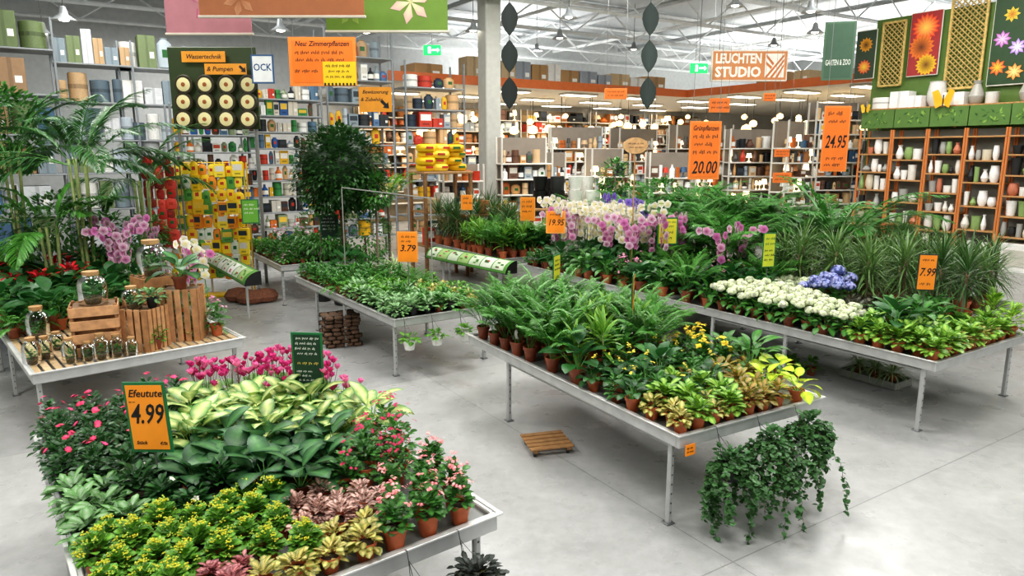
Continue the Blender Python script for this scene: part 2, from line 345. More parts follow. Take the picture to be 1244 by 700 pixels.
def table(label,O,ang,W,L,wood=False,hgt=.8):
    t=thing('display_bench',label,'table',O,ang); m=MB(); z=hgt-.055
    for c,d in(((W/2,.0175,z),(W,.035,.11)),((W/2,L-.0175,z),(W,.035,.11)),((.0175,L/2,z),(.035,L-.07,.11)),((W-.0175,L/2,z),(.035,L-.07,.11))): m.box(c,d,ALU)
    for c,d in(((W/2,-.008,hgt),(W+.05,.03,.014)),((W/2,L+.008,hgt),(W+.05,.03,.014)),((-.008,L/2,hgt),(.03,L,.014)),((W+.008,L/2,hgt),(.03,L,.014))): m.box(c,d,H('#d6d6d3'))
    ob('rim',m,METAL,t); m=MB()
    if wood:
        n=int(W/.09)
        for i in range(n): m.box((.06+(W-.12)*i/(n-1),L/2,hgt-.02),(.065,L-.08,.02),H('#c2a883' if i%2 else '#b0966f'))
        ob('slats',m,WOOD,t)
    else:
        m.box((W/2,L/2,hgt-.035),(W-.07,L-.07,.02),H('#7d7f7c')); ob('tray',m,METAL,t)
    ys=[.14,L-.85] if L<3.6 else [.14,L/2-.1,L-.85]
    for y in ys:
        for x in(.06,W-.06):
            m=MB(); m.box((x,y,(hgt-.11)/2),(.045,.045,hgt-.11),H('#b9bab8'))
            for k in range(7): m.box((x,y-.024,.1+k*.08),(.012,.004,.012),H('#55585a'),b=0)
            lg=ob('leg',m,METAL,t); m=MB(); m.box((x,y,.006),(.08,.08,.012),H('#77797a')); ob('foot_plate',m,METAL,lg)
        m=MB(); m.box((W/2,y,hgt-.13),(W-.1,.035,.035),H('#a9aaa8')); ob('crossbar',m,METAL,t)
    for x in(.06,W-.06): m=MB(); m.box((x,(ys[0]+ys[-1])/2,hgt-.14),(.03,ys[-1]-ys[0],.03),H('#a9aaa8')); ob('side_rail',m,METAL,t)
    return (Vector(O),ang,W,L)
r_=radians
vv=lambda a:Vector((-sin(r_(a)),cos(r_(a)),0))
uu=lambda a:Vector((cos(r_(a)),sin(r_(a)),0))
O_R=Vector((4.32,6.85,0))
FL=table('nearest aluminium plant bench at lower left with roses and calatheas',(-1.7,2.55,0),r_(38),2.05,3.05)
CT=table('aluminium plant bench in the centre with ivy hanging from its end',(1.26,4.96,0),r_(30.5),1.68,3.5)
LT=table('slatted wooden topped bench with crates and glass jars on the left',(-4.62,6.45,0),r_(42),2.04,3.0,True)
T3=table('aluminium bench of small foliage plants behind the centre bench',(-1.5,8.7,0),r_(35),1.5,3.9)
T4=table('far left bench of small plants beside the fig ball tree',(-4.35,13.0,0),r_(33),1.6,3.0)
R1=table('right aluminium bench with white and blue hydrangeas at its front end',O_R,r_(33),2.1,3.8)
R2=table('long right bench section with orchids behind the hydrangea bench',O_R+vv(33)*3.86,r_(33),2.1,3.7)
T5=table('aluminium bench behind the orchid bench near the curved leaflet cover',O_R+vv(33)*8.3,r_(33),1.7,3.2)
RR=table('low bench of tall palms behind the right bench',O_R+vv(33)*1.2+uu(33)*3.0,r_(33),2.0,4.2,hgt=.6)
RR2=table('second low bench of palms behind the orchid bench',O_R+vv(33)*5.6+uu(33)*3.0,r_(33),2.0,4.4,hgt=.6)
L2=table('far left bench of poinsettias behind the crate bench',Vector((-4.62,6.45,0))+vv(42)*3.3,r_(42),2.0,2.4)
scatter(FL,[(150,670,'kyel'),(240,640,'kyel'),(330,640,'kyel'),(200,690,'kyel'),(300,615,'kyel'),(120,655,'kyel'),(180,640,'kyel'),(395,615,'fpale'),(415,605,'fpale'),(270,700,'fpink'),(230,715,'fpink'),(440,645,'fcream'),(350,680,'fcream'),(400,662,'fcream'),(490,615,'kpink'),(540,585,'kpink'),(580,585,'kpink'),(520,570,'kpink'),(440,560,'redm'),(500,545,'redm'),(470,530,'redm'),(270,555,'cala',1),(330,550,'cala',1),(395,555,'cala',1),(235,575,'cala',1),(270,500,'dieff',1.05),(330,495,'dieff',1.05),(400,500,'dieff',1.05),(450,505,'dieff',1.05),(250,455,'cyc',1.05),(330,452,'cyc',1.05),(400,460,'cyc',1.05),(430,475,'cyc',1.05),(80,530,'rose'),(110,560,'rose'),(90,500,'rose'),(140,530,'rose'),(190,500,'rose'),(120,615,'silver'),(85,600,'silver'),(165,610,'silver'),(200,590,'dark'),(170,580,'dark'),(230,600,'dark')],'on the front left bench',sc=1.05)
scatter(CT,[(.2,.2,'fcream|poth'),(.6,.15,'fcream|poth'),(1.,.15,'croton'),(1.4,.2,'lime'),(.2,.7,'dyel|herb2'),(.5,.55,'poth|dyel'),(.9,.5,'croton|dyel|spath'),(1.3,.6,'spath|croton'),(1.45,1.,'kgold|spath'),(.15,1.2,'broad|dyel'),(.6,1.,'dyel|broad'),(1.,1.1,'spath|dyel|herb2'),(.15,1.7,'drac|palmS'),(.6,1.6,'drac|spath'),(1.1,1.6,'spath|vari|palmS'),(1.5,1.6,'vari|kgold'),(.15,2.2,'palmS|drac'),(.6,2.2,'drac|palmS'),(1.1,2.2,'vari|drac'),(1.5,2.3,'vari|palmS'),(.15,2.7,'palmS'),(.6,2.8,'palmS'),(1.1,2.9,'broad|palmS'),(1.5,3.,'broad'),(.2,3.2,'palmS'),(.7,3.3,'palmS|broad')],'on the centre bench',local=True,sc=1.06)
scatter(R1,[(.3,.2,'poth'),(.9,.2,'poth|fcream'),(1.5,.2,'poth|fcream'),(.3,.8,'poth|broad'),(1.9,.15,'vari'),(1.0,.8,'spath'),(1.5,.7,'spath'),(1.85,.7,'marg'),(.95,1.4,'coleus'),(1.35,1.3,'coleus'),(.25,1.3,'whit'),(.3,1.8,'whit'),(.65,1.9,'whit'),(.3,2.3,'whit'),(.7,2.4,'whit'),(.25,2.7,'whit'),(1.2,2.0,'blue'),(1.15,2.5,'blue|whit'),(1.85,1.6,'yucca'),(1.85,2.3,'yucca'),(1.8,3.,'yucca|palmM'),(.25,3.2,'broad|spath'),(.8,3.0,'azp|broad|spath'),(1.3,3.2,'azp|spath|palmS'),(.3,3.6,'broad|palmS'),(1.,3.7,'azp|herb2|orP')],'on the right bench',local=True,sc=1.12)
scatter(R2,[(.2,.3,'spath|broad'),(.8,.3,'azp|broad|palmS'),(.2,1.,'herb2|spath|azp'),(.2,1.8,'spath|broad'),(.7,1.,'azp|orP|broad|spath'),(1.2,.4,'azp|palmM'),(1.8,.5,'palmM'),(1.8,1.4,'palmM'),(1.7,2.3,'palmM|ficus'),(1.2,1.2,'orP|broad|palmS'),(.8,1.7,'orP|orW|spath'),(1.2,2.,'orV|orW|broad'),(.3,2.4,'orP|broad'),(.8,2.5,'orW'),(.5,2.9,'orW|orP'),(1.2,2.9,'orV|orW|broad'),(.2,3.4,'broad|herb2'),(.9,3.4,'orW|orP|broad'),(1.7,3.2,'palmS|ficus')],'on the orchid bench',local=True,sc=1.18)
scatter(T3,[(400,335,'herb2'),(450,350,'herb|silver'),(380,320,'herb2|broad'),(430,335,'fern|herb2'),(500,360,'silver|herb2'),(540,350,'fcream|herb'),(480,365,'silver'),(460,330,'violet|fern|herb2'),(500,325,'spider|herb2'),(520,300,'spider'),(420,305,'fern|broad'),(540,330,'herb2|fern'),(390,300,'broad')],'on the bench behind the centre bench',sc=1.1)
scatter(T4,[(300,295,'herb|violet'),(330,300,'violet|herb2'),(350,290,'azp|herb2'),(310,280,'fern'),(370,285,'broad'),(290,285,'herb2|fern')],'on the far bench near the fig ball tree',sc=1.15)
scatter(T5,[(.3,.3,'drac|palmS'),(.9,.3,'palmS|broad'),(1.4,.3,'spath|broad'),(.3,1.2,'drac|marg'),(1.,1.2,'marg|broad|palmS'),(1.5,1.4,'ficus|spath'),(.5,2.3,'palmM|marg'),(1.3,2.4,'marg|ficus')],'on the back centre bench',local=True,sc=1.25)
scatter(RR,[(.3,.4,'marg'),(1.2,.5,'yucca|marg'),(.3,1.6,'yucca'),(1.3,1.6,'yucca'),(1.,2.8,'palmL|yucca'),(1.,3.7,'palmL')],'on the low palm bench',.2,zt=.576,local=True,sc=1.12)
scatter(RR2,[(.5,.5,'palmL'),(1.,2.,'palmL'),(.6,3.2,'palmM|palmL'),(.6,4.1,'ficus|palmM')],'on the second palm bench',.2,zt=.576,local=True,sc=1.12)
scatter(L2,[(30,300,'poins|broad'),(70,290,'poins|herb2|fern'),(120,290,'poins|broad|spath'),(20,280,'poins|palmS'),(160,280,'azp|spath'),(200,290,'orP|broad')],'on the far left bench',sc=1.15)
scatter(LT,[(10,360,'herb2|fern'),(30,375,'fern|herb2|broad'),(50,330,'poins|spath|broad'),(100,300,'poins|broad'),(190,330,'orP|broad'),(240,360,'azp|herb2')],'on the crate bench',skip=lambda x,y:y<1.75 or (x>.5 and x<1.5 and y<2.2),zt=.791,sc=1.25)
# ---------- hanging ivy, hanging pots
def strand(m,p,az,out,drop,c1,c2,ls=.05,n=14,lv=3):
    x,y,z=p; pts=[Vector(p)]
    for i in range(n):
        t=(i+1)/n; o=out*(.55*sin(min(1,t*2.2)*pi/2)+.45*t); pts.append(Vector((p[0]+cos(az)*o+R.uniform(-.014,.014)+.03*sin(t*4+az),p[1]+sin(az)*o+R.uniform(-.014,.014),p[2]+.05*sin(min(1,t*3)*pi)-drop*t**1.2)))
    m.tube(pts,.002,H('#5a5a38'),3)
    for q in pts[1:]:
        for k in range(lv): leaf(m,q+Vector((R.uniform(-.012,.012),R.uniform(-.012,.012),R.uniform(-.02,.02))),R.uniform(0,6.28),R.uniform(-.9,.3),ls*R.uniform(.5,1.2),ls*.9,.5,c1,c2,3,.35,.1,R.uniform(-.6,.6))
def hanger(label,cat,loc,topz,kind,pr=.085,ph=.12,pc=BLK,off=(0,0),low=.02):
    t=thing('hanging_plant',label,cat,loc); ob('pot',potmesh(pr,ph,pc),POT,t,True)
    m=MB()
    for k in range(3): m.tube([(pr*cos(k*2.1),pr*sin(k*2.1),ph),(off[0]*.9,off[1]*.9,topz-loc[2]-.04)],.002,H('#404040'),4)
    m.tube([(off[0]*.9,off[1]*.9,topz-loc[2]-.04),(off[0],off[1],topz-loc[2]+.01),(off[0]*1.25,off[1]*1.25,topz-loc[2])],.0025,H('#404040'),4); ob('wire_hanger',m,METAL,t)
    f=MB()
    if kind=='ivy':
        bush(f,90,.19,.17,ph,.05,.045,H('#3f7038'),H('#4f7a48'),3)
        for i in range(28):
            s=R.random(); az=R.uniform(0,6.28) if s<.65 else R.uniform(3.6,5.4); strand(f,(.04*cos(az),.04*sin(az),ph),az,R.uniform(.08,.27 if s<.65 else .4),R.choice([.2,.35,.5,.7,.85,1.])*(loc[2]+ph-low),H('#3f7038'),H('#5a8050'),.045,17,3)
    elif kind=='poth':
        bush(f,45,.12,.1,ph,.08,.05,BG,MG,4)
    else:
        bush(f,90,.16,.07,ph,.07,.03,H('#4a5048'),H('#2e3430'),3)
        for i in range(14): strand(f,(0,0,ph),R.uniform(0,6.28),R.uniform(.1,.2),R.uniform(.08,.2),H('#4a5048'),H('#2e3430'),.05,7)
    ob('foliage',f,LEAF,t,True,False)
cu=uu(30.5); cv=vv(30.5); Oc=Vector((1.26,4.96,0))
for x,l,z,lo in((.36,'trailing green ivy hanging lowest at the centre bench corner, reaching the floor',.44,.01),(.82,'trailing green ivy in the middle of the three ivy hangers',.5,.08),(1.28,'trailing green ivy at the right end of the three ivy hangers',.54,.14)):
    p=Oc+cu*x-cv*.19; hanger(l,'ivy',(p.x,p.y,z),.8,'ivy',off=(cv.x*.16,cv.y*.16),low=lo)
tv=vv(35); tu=uu(35); Ot=Vector((-1.5,8.7,0))
for x,l in((.12,'white hanging pot of pothos at the left of the row below the rear bench'),(.52,'white hanging pot of pothos in the middle of the row below the rear bench'),(.95,'white hanging pot of pothos at the right of the row below the rear bench')):
    p=Ot+tu*x-tv*.16; hanger(l,'hanging plant',(p.x,p.y,.42),.8,'poth',pc=WHT,off=(tv.x*.14,tv.y*.14))
fu=uu(38); fv=vv(38); Of=Vector((-1.7,2.55,0))
p=Of+fu*1.75-fv*.2; hanger('dark leaved trailing plant hanging below the nearest bench end','hanging plant',(p.x,p.y,.5),.8,'dk',off=(fv.x*.17,fv.y*.17))
p=Of+fu*1.42-fv*.2; hanger('smaller dark hanging plant left of the other at the nearest bench end','hanging plant',(p.x,p.y,.46),.8,'dk',off=(fv.x*.17,fv.y*.17))
# ---------- text and signs
def textmesh(body,size,shear=0,bold=0):
    cu=bpy.data.curves.new('t','FONT'); cu.body=body; cu.size=size; cu.align_x='CENTER'; cu.align_y='CENTER'; cu.shear=shear; cu.extrude=.0008; cu.resolution_u=2; cu.offset=bold*size
    o=bpy.data.objects.new('t',cu); C.objects.link(o); dg=bpy.context.evaluated_depsgraph_get(); me=bpy.data.meshes.new_from_object(o.evaluated_get(dg)); bpy.data.objects.remove(o); return me
def letter(par,body,size,x,z,y,hx,shear=0,bold=.012,fit=None):
    me=textmesh(body,size,shear,bold); me.materials.clear(); me.materials.append(solid(hx)); o=bpy.data.objects.new('lettering',me); C.objects.link(o); o.parent=par; o.location=(x,y,z); o.rotation_euler=(pi/2,0,0)
    if fit:
        xs=[v.co.x for v in me.vertices]; w=max(xs)-min(xs)
        if w>fit: o.scale=(fit/w,max(fit/w,.85),1)
def squig(par,x,z,w,h,rows,hx,y):
    m=MB()
    for r in range(rows):
        zz=z+h/2-(r+.5)*h/rows; xx=x-w/2*R.uniform(.75,1)
        while xx<x+w/2*R.uniform(.6,.9):
            k=R.randint(3,6); s=h/rows*.2
            for i in range(k): m.box((xx+i*s,y,zz+s*.5*(i%2)),(s*.45,.001,s*R.choice([1.2,1.5,2.3])),H(hx),b=0)
            xx+=s*(k+1.3)
    ob('lettering',m,PAINT,par)
def sign(label,p,w,h,yaw,board,border,lines,down=None,up=None,sq=[],name='price_sign',group=None):
    t=thing(name,label,'sign',p,yaw,group); m=MB(); m.box((0,0,0),(w,.01,h),H(border),b=.002); ob('frame',m,PAINT,t)
    m=MB(); bw=min(w,h)*.07 if border!=board else .002; m.box((0,-.0065,0),(w-2*bw,.003,h-2*bw),H(board),b=0); pn=ob('panel',m,PAINT,t)
    for l in lines: letter(pn,l[0],l[1]*h,l[2]*w,l[3]*h,-.009,l[4] if len(l)>4 else '#151515',l[5] if len(l)>5 else .25,fit=w*.8)
    for q in sq: squig(pn,q[0]*w,q[1]*h,q[2]*w,q[3]*h,q[4],q[5] if len(q)>5 else '#1c1c1c',-.0095)
    if down: m=MB(); m.tube([(0,.012,h*.2),(0,.012,down-p[2])],.006,H('#6a6f68'),6); ob('stake',m,METAL,t)
    if up:
        for s in(-1,1): m=MB(); m.tube([(s*w*.42,0,h*.49),(s*w*.42,0,up-p[2])],.004,H('#909090'),4); ob('hanging_wire',m,METAL,t)
    return t
OR='#fa9420'; GN='#1f7040'
def psign(label,px,py,Y,wp,hp,yaw,board,border,lines,sq=[],**k):
    p=aY(px,py,Y); s=Y/835.; return sign(label,p,wp*s,hp*s,yaw,board,border,lines,sq=sq,**k)
t=psign('large orange price sign with green border reading 4.99 on the nearest bench',180,507,3.95,57,93,-.12,'#fa9a24',GN,[('Efeutute',.15,.02,.34),('4.99',.46,-.01,.04),('Stück',.07,-.22,-.36),('€/St',.06,.3,-.37)],[(-.3,.22,.16,.05,1)],down=.79); t.rotation_euler[1]=-.05
psign('dark green information sign with white writing behind the dumb canes',374,440,5.25,40,76,-.1,'#1b3a2a',GN,[],[(0,.27,.8,.34,4,'#e8e8e0'),(0,-.02,.7,.1,1,'#d8c060'),(-.1,-.27,.5,.3,4,'#e0e0d8')],down=.79,name='information_sign')
psign('orange price sign on a stake above the rear bench plants',495,300,10,25,37,-.1,OR,'#f6a040',[('3.79',.3,0,-.05)],[(0,.25,.7,.3,2)],down=.79)
psign('orange price sign reading 19.95 among the orchids',675,270,12.4,23,27,0,OR,'#f8a84c',[('19.95',.45,0,-.02)],[(0,.33,.7,.16,1)],down=.79)
psign('small orange sign left of the 19.95 sign',641,254,14.8,18,28,0,OR,'#f8a84c',[],[(0,.1,.7,.6,3)],down=.79)
psign('green framed yellow sign above the pink orchids',811,281,11.2,25,33,.1,'#d8cf3a',GN,[],[(0,.25,.75,.3,2,'#1f6b3a'),(0,-.15,.75,.4,2)],down=.79)
psign('narrow green and yellow sign left of the blue hydrangeas',934,304,9.4,18,42,.3,'#c8d038',GN,[],[(0,.25,.7,.3,2,'#1f6b3a'),(0,-.15,.75,.4,3)],down=.79)
psign('orange price sign reading 7.99 with dark border on the right bench',1126,331,7.8,22,45,-.2,OR,'#1f3a2a',[('7.99',.36,0,0)],[(0,.33,.7,.14,1),(0,-.32,.7,.16,1)],down=.79)
psign('orange sign turned edge-on in the middle of the centre bench',769,357,7,34,50,1.35,OR,GN,[('2.99',.3,0,0)],[(0,.33,.7,.14,1)],down=.79)
psign('green and yellow sign seen nearly edge-on at the back of the centre bench',676,325,8.3,24,32,1.15,'#d8cf3a',GN,[],[(0,.1,.7,.5,3)],down=.79)
psign('small green sign above the far left plants',304,257,13.3,20,29,.2,'#6fae3c',GN,[],[(0,.1,.7,.5,3,'#f0f0e0')],down=.79)
psign('dark green chalk sign beside the fig ball tree',400,275,13.8,22,28,.1,'#1b3a2a',GN,[],[(0,.1,.8,.6,4,'#e8e8e0')],down=.79)
psign('tiny orange sign among the back centre bench plants',567,246,15,14,18,0,OR,'#f8a84c',[],[(0,.1,.7,.6,2)],down=.79)
CZ=8.2
t=psign('large orange hanging sign announcing new houseplants with a yellow sticker',392,75,11,77,54,0,'#f07c24','#f08a36',[('Neu: Zimmerpflanzen',.17,0,.36)],[(-.02,.1,.8,.3,2),(-.25,-.2,.4,.14,1)],up=CZ,name='hanging_sign')
m=MB(); s=11/835.; m.box((19*s,-.014,-13*s),(38*s,.004,26*s),H('#f0c81e'),b=0)
for i in range(9): m.box(((2+i*4.2)*s,-.017,-25*s),(2*s,.002,3*s),H('#1a1a1a'),b=0)
o=ob('sticker',m,PAINT,t); squig(o,19*s,-11*s,32*s,18*s,3,'#1a1a1a',-.018)
def arrow(par,x,z,s,y=-.012,hx='#151515'):
    m=MB(); m.add([(x-s,y,z+s*.55),(x-s*.55,y,z+s),(x+s*.3,y,z+.15*s),(x+s*.65,y,z+s*.5),(x+s*.8,y,z-s*.8),(x-s*.5,y,z-s*.65),(x-s*.15,y,z-s*.3)],[(0,1,2,6),(2,3,4),(2,4,5,6)],H(hx)); ob('arrow',m,PAINT,par,recalc=False)
t=psign('orange hanging direction sign with arrow left of the column',456,121,15,38,28,0,'#f0a02c','#f0a02c',[('Bewässerung',.2,0,.3),('& Zubehör',.2,-.12,.0)],up=CZ,name='direction_sign'); arrow(t,.2,-.1,.1)
psign('tall orange hanging sign priced 20.00 over the palms',856,183,10.5,38,67,.1,'#f07c24','#f08a3a',[('Grünpflanzen',.14,0,.38),('20.00',.36,0,-.3)],[(0,.1,.8,.4,3)],up=CZ,name='hanging_sign')
psign('narrow orange hanging sign priced 24.95 near the right shelves',1015,169,10.5,31,75,.0,'#f07c24','#f08a3a',[('24.95',.32,0,-.05,'#151515',.2)],[(0,.32,.7,.24,2),(0,-.35,.7,.2,2)],up=CZ,name='hanging_sign')
for i,(px,py,w,h,l) in enumerate([(874,128,24,16,'small distant orange sign under the lighting studio'),(950,186,18,9,'small distant orange sign above the palms'),(748,114,26,12,'small distant orange sign in the lit hall'),(935,118,14,9,'tiny distant orange sign right of the lit hall'),(950,216,22,12,'small orange sign just behind the palms')]):
    psign(l,px,py,18,w,h,0,'#ee7a2c','#f08a3a',[],[(0,0,.8,.7,2)],up=CZ if i!=4 else None,down=.6 if i==4 else None,name='hanging_sign')
t=thing('price_tag','small orange price tag clipped to the centre bench end','price tag',Oc+cu*.09-cv*.03+Vector((0,0,.68)),r_(30.5)); m=MB(); m.box((0,0,0),(.1,.008,.09),H(OR),b=.002); o=ob('card',m,PAINT,t); squig(o,0,0,.08,.06,2,'#222222',-.006)
# ---------- bench-top objects on the left bench
def crate(label,loc,rz,w,d,h,vert=False):
    t=thing('wooden_crate',label,'crate',loc,rz,'wooden crates on the left bench')
    for x in(-1,1):
        for y in(-1,1): m=MB(); m.box((x*(w/2-.02),y*(d/2-.02),h/2),(.035,.035,h),H('#8d6440')); ob('corner_post',m,WOOD,t)
    n=4 if not vert else 5
    for ax in(0,1):
        for s in(-1,1):
            m=MB()
            for i in range(n):
                z=h*(i+.5)/n; q=(i+.5)/n-.5; cc=R.choice([H('#b8875a'),H('#a87a50'),H('#c49468')])
                if not vert:
                    if ax==0: m.box((0,s*(d/2+.002),z),(w,.012,h/n*.72),cc)
                    else: m.box((s*(w/2+.002),0,z),(.012,d,h/n*.72),cc)
                elif ax==0: m.box((q*w,s*(d/2+.002),h/2),(w/n*.74,.012,h),cc)
                else: m.box((s*(w/2+.002),q*d,h/2),(.012,d/n*.74,h),cc)
            ob('side_slats',m,WOOD,t)
    m=MB(); m.box((0,0,h-.03),(w-.05,d-.05,.014),H('#7d5f40')); ob('deck_board',m,WOOD,t)
def onb(px,py,dy=0,dx=0): return at(px,py,.79)+Vector((dx,dy,0))
K=[onb(98,437,.25,.05),onb(160,430,.26),onb(208,420,.34),onb(132,424,.9,.1)]
crate('upright crate of horizontal slats at the left front of the jar display',K[0],r_(28),.44,.38,.56)
crate('crate of upright boards in the middle of the jar display',K[1],r_(-10),.42,.34,.46,True)
crate('taller crate of upright boards at the right of the jar display',K[2],r_(12),.42,.36,.6,True)
crate('crate at the back between the front crates of the jar display',K[3],r_(50),.4,.34,.68)
def jar(label,loc,r,h,lid=True,g='moss filled glass jars'):
    t=thing('glass_jar',label,'jar',loc,0,g); m=MB(); m.lathe([(r*.9,0),(r,h*.06),(r,h*.62),(r*.85,h*.78),(r*.55,h*.86),(r*.6,h*.92)],WHT,20,caps=False); m.lathe([(r*.9,.001),(.001,.001)],WHT,20,caps=False); ob('glass_body',m,GLASS,t,True)
    m=MB(); m.lathe([(r*.88,.005),(r*.93,h*.06),(r*.93,h*.2),(r*.5,h*.24),(.001,h*.25)],H('#5a4630'),14); ob('gravel',m,SOIL,t,True)
    f=MB(); bush(f,60,r*.6,h*.42,h*.2,r*.4,r*.28,MG,DG,3); ob('moss',f,LEAF,t,True,False)
    if lid: m=MB(); m.lathe([(r*.5,h*.88),(r*.56,h*.9),(r*.58,h*1.02),(.001,h*1.03)],H('#b08a5c'),14); ob('cork_lid',m,WOOD,t,True)
Z=Vector((0,0,1))
for p,r,h,l in((K[3]+Z*.658,.17,.42,'largest round glass jar garden on top of the crates'),(K[0]+Z*.54,.14,.34,'medium jar garden on the left front crate'),(K[1]+Z*.442+Vector((-.08,0,0)),.1,.24,'low jar on the middle crate'),(onb(40,442),.085,.27,'leftmost small corked jar on the bench'),(onb(56,436),.07,.24,'second corked jar from the left on the bench'),(onb(86,441),.07,.26,'slim jar in front of the upright crate'),(onb(70,425),.07,.2,'short jar behind the left jars'),(onb(108,438),.065,.2,'jar at the crate corner'),(onb(124,436),.08,.27,'wide jar in front of the gap between crates'),(onb(143,433),.07,.24,'jar before the middle crate'),(onb(161,432),.065,.2,'short jar at the right of the row'),(onb(48,412),.12,.38,'tall jar behind the left pair')):
    jar(l,p,r,h)
for p,sp,l in((onb(190,424),'herb','leafy plant in pot before the right hand crate'),(onb(228,412),'fcream','cream leaved plant on the bench right of the crates'),(onb(248,405),'fern','small fern near the right end of the crate bench'),(onb(264,407),'azp','pink flowered plant near the right end of the crate bench'),(onb(255,385),'orW','white orchid at the right rear of the crate bench'),(onb(236,385),'orP','pink orchid leaning over the crate bench'),(K[2]+Z*.582,'cala','dark leaved plant on top of the right crate'),(K[1]+Z*.442+Vector((.12,.03,0)),'silver','silvery plant on top of the middle crate'),(onb(192,345),'orP','tall pink orchid behind the right crate'),(onb(240,400),'broad','broad leaved plant right of the tallest crate'),(onb(75,400),'spath','leafy plant behind the left front crate')):
    plant(sp,p,'',1.1,label=l)
# ---------- pallet dolly, tray below, stack
p=at(664,545,0); t=thing('plant_dolly','small wooden slatted plant dolly on the floor under the centre bench','dolly',p,r_(15))
m=MB()
for i in range(5): m.box((0,-.17+i*.085,.085),(.44,.062,.018),H('#a67c50'))
for x in(-.17,.17): m.box((x,0,.062),(.05,.4,.028),H('#8a6540'))
ob('deck',m,WOOD,t)
for x in(-.17,.17):
    for y in(-.15,.15): m=MB(); m.tube([(x-.012,y,.024),(x+.012,y,.024)],.024,H('#2a2a2a'),12); ob('caster',m,POT,t)
p=at(1062,462,0); t=thing('plant_tray','low grey tray on the floor under the right bench','tray',p,r_(33)); m=MB(); m.box((0,0,.02),(.36,.75,.02),H('#8a8a84'))
for c,d in(((0,-.37,.05),(.38,.015,.09)),((0,.37,.05),(.38,.015,.09)),((-.185,0,.05),(.015,.74,.09)),((.185,0,.05),(.015,.74,.09))): m.box(c,d,H('#9a9a94'))
ob('tray_body',m,POT,t)
for i,q in enumerate((-.22,0,.22)): plant('spider',p+vv(33)*q+Vector((0,0,.032)),'in the floor tray under the right bench',.85)
for i in range(7):
    for j in range(2):
        q=O_R+vv(33)*(1.9+i*.3)+uu(33)*(.5+j*.3); plant('herb',(q.x,q.y,0.),'on the floor under the right bench',1.1)
p=at(415,418,0)
for i in range(8):
    t=thing('bark_slab','dark brown rounded slab in the layered stack under the rear bench','slab',p+Vector((R.uniform(-.03,.03),R.uniform(-.03,.03),.062*i)),r_(25)+R.uniform(-.15,.15),'stack of dark slabs under the rear bench'); m=MB()
    for k in range(4): m.box((-.2+k*.132,R.uniform(-.02,.02),.03),(.12,.44,.055),sc3(H('#6a5240'),R.uniform(.8,1.3)),b=.02)
    ob('bark_pieces',m,SOIL,t)
    for k in(-.15,.15): m=MB(); m.box((0,k,.03),(.54,.02,.061),H('#2c241e')); ob('strap',m,PAINT,t)
for i,(px,py) in enumerate([(290,365),(305,368),(322,366)]):
    p=at(px,py,0); m=MB(); m.lathe([(.05,0),(.24,.03),(.27,.12),(.2,.22),(.04,.26)],H('#8a5a44'),12); o=ob('bark_sack',m,SOIL,None,True,loc=p); tag(o,'brown bark sack lying under the far bench, '+['leftmost','middle','rightmost'][i]+' of three','sack','bark sacks')
# curved leaflet covers
for i,(A,B,l) in enumerate([(at(254,312,.72),at(318,346,.72),'curved printed leaflet cover with black ends at the far left bench'),(at(530,312,.68),at(628,332,.68),'curved printed leaflet cover with black ends behind the rear bench')]):
    d=B-A; Ln=d.length; t=thing('leaflet_cover',l,'display cover',A,math.atan2(d.y,d.x)); m=MB(); n=12; r=.3
    prf=[(-r*cos(pi*k/n*.5)*.9,r*.75*sin(pi*k/n*.5)) for k in range(n+1)]
    m.add([(x,y,z) for x in(0,Ln) for y,z in prf],[(k,k+1,n+2+k,n+1+k) for k in range(n)],[H('#2e3a30') if k in(0,n) else H('#5f9a44') for x in(0,1) for k in range(n+1)]); ob('curved_panel',m,PAINT,t,True)
    m=MB(); x0=.06
    while x0+.36<Ln:
        m.add([(x,y*1.02,z*1.02+.002) for x in(x0,x0+.34) for y,z in prf[2:11]],[(k,k+1,10+k,9+k) for k in range(8)],H(R.choice(['#dfe6d4','#a8c880','#cfdcc0','#eef0e8'])))
        for q in range(4):
            a=R.randint(3,8); xx=x0+R.uniform(.04,.22); m.add([(x,prf[k][0]*1.03,prf[k][1]*1.03+.004) for x in(xx,xx+.08) for k in(a,a+1)],[(0,1,3,2)],H(R.choice(['#3a6a30','#c05060','#6a9a40'])))
        x0+=.37
    ob('printed_leaflets',m,PAINT,t,recalc=False)
    for x in(-.004,Ln+.004): m=MB(); m.add([(x,y*1.04,z*1.05) for y,z in prf]+[(x,0,0)],[tuple(range(n+2))],H('#151515')); ob('end_cap',m,PAINT,t,recalc=False)
    for q in(.15,.85): m=MB(); m.box((Ln*q,-.1,-.34),(.04,.04,.68),ALU); ob('support_leg',m,METAL,t)
t=thing('rail_frame','thin white tube rail frame standing over the rear bench','rail frame',(0,0,0)); a=aY(415,228,11.8); b=aY(523,241,10.2); m=MB(); m.tube([a,b],.01,H('#a8a8a4'),8); ob('top_rail',m,METAL,t)
for q in(a,b): m=MB(); m.tube([q,(q.x,q.y,.77)],.009,H('#a8a8a4'),8); ob('post',m,METAL,t)
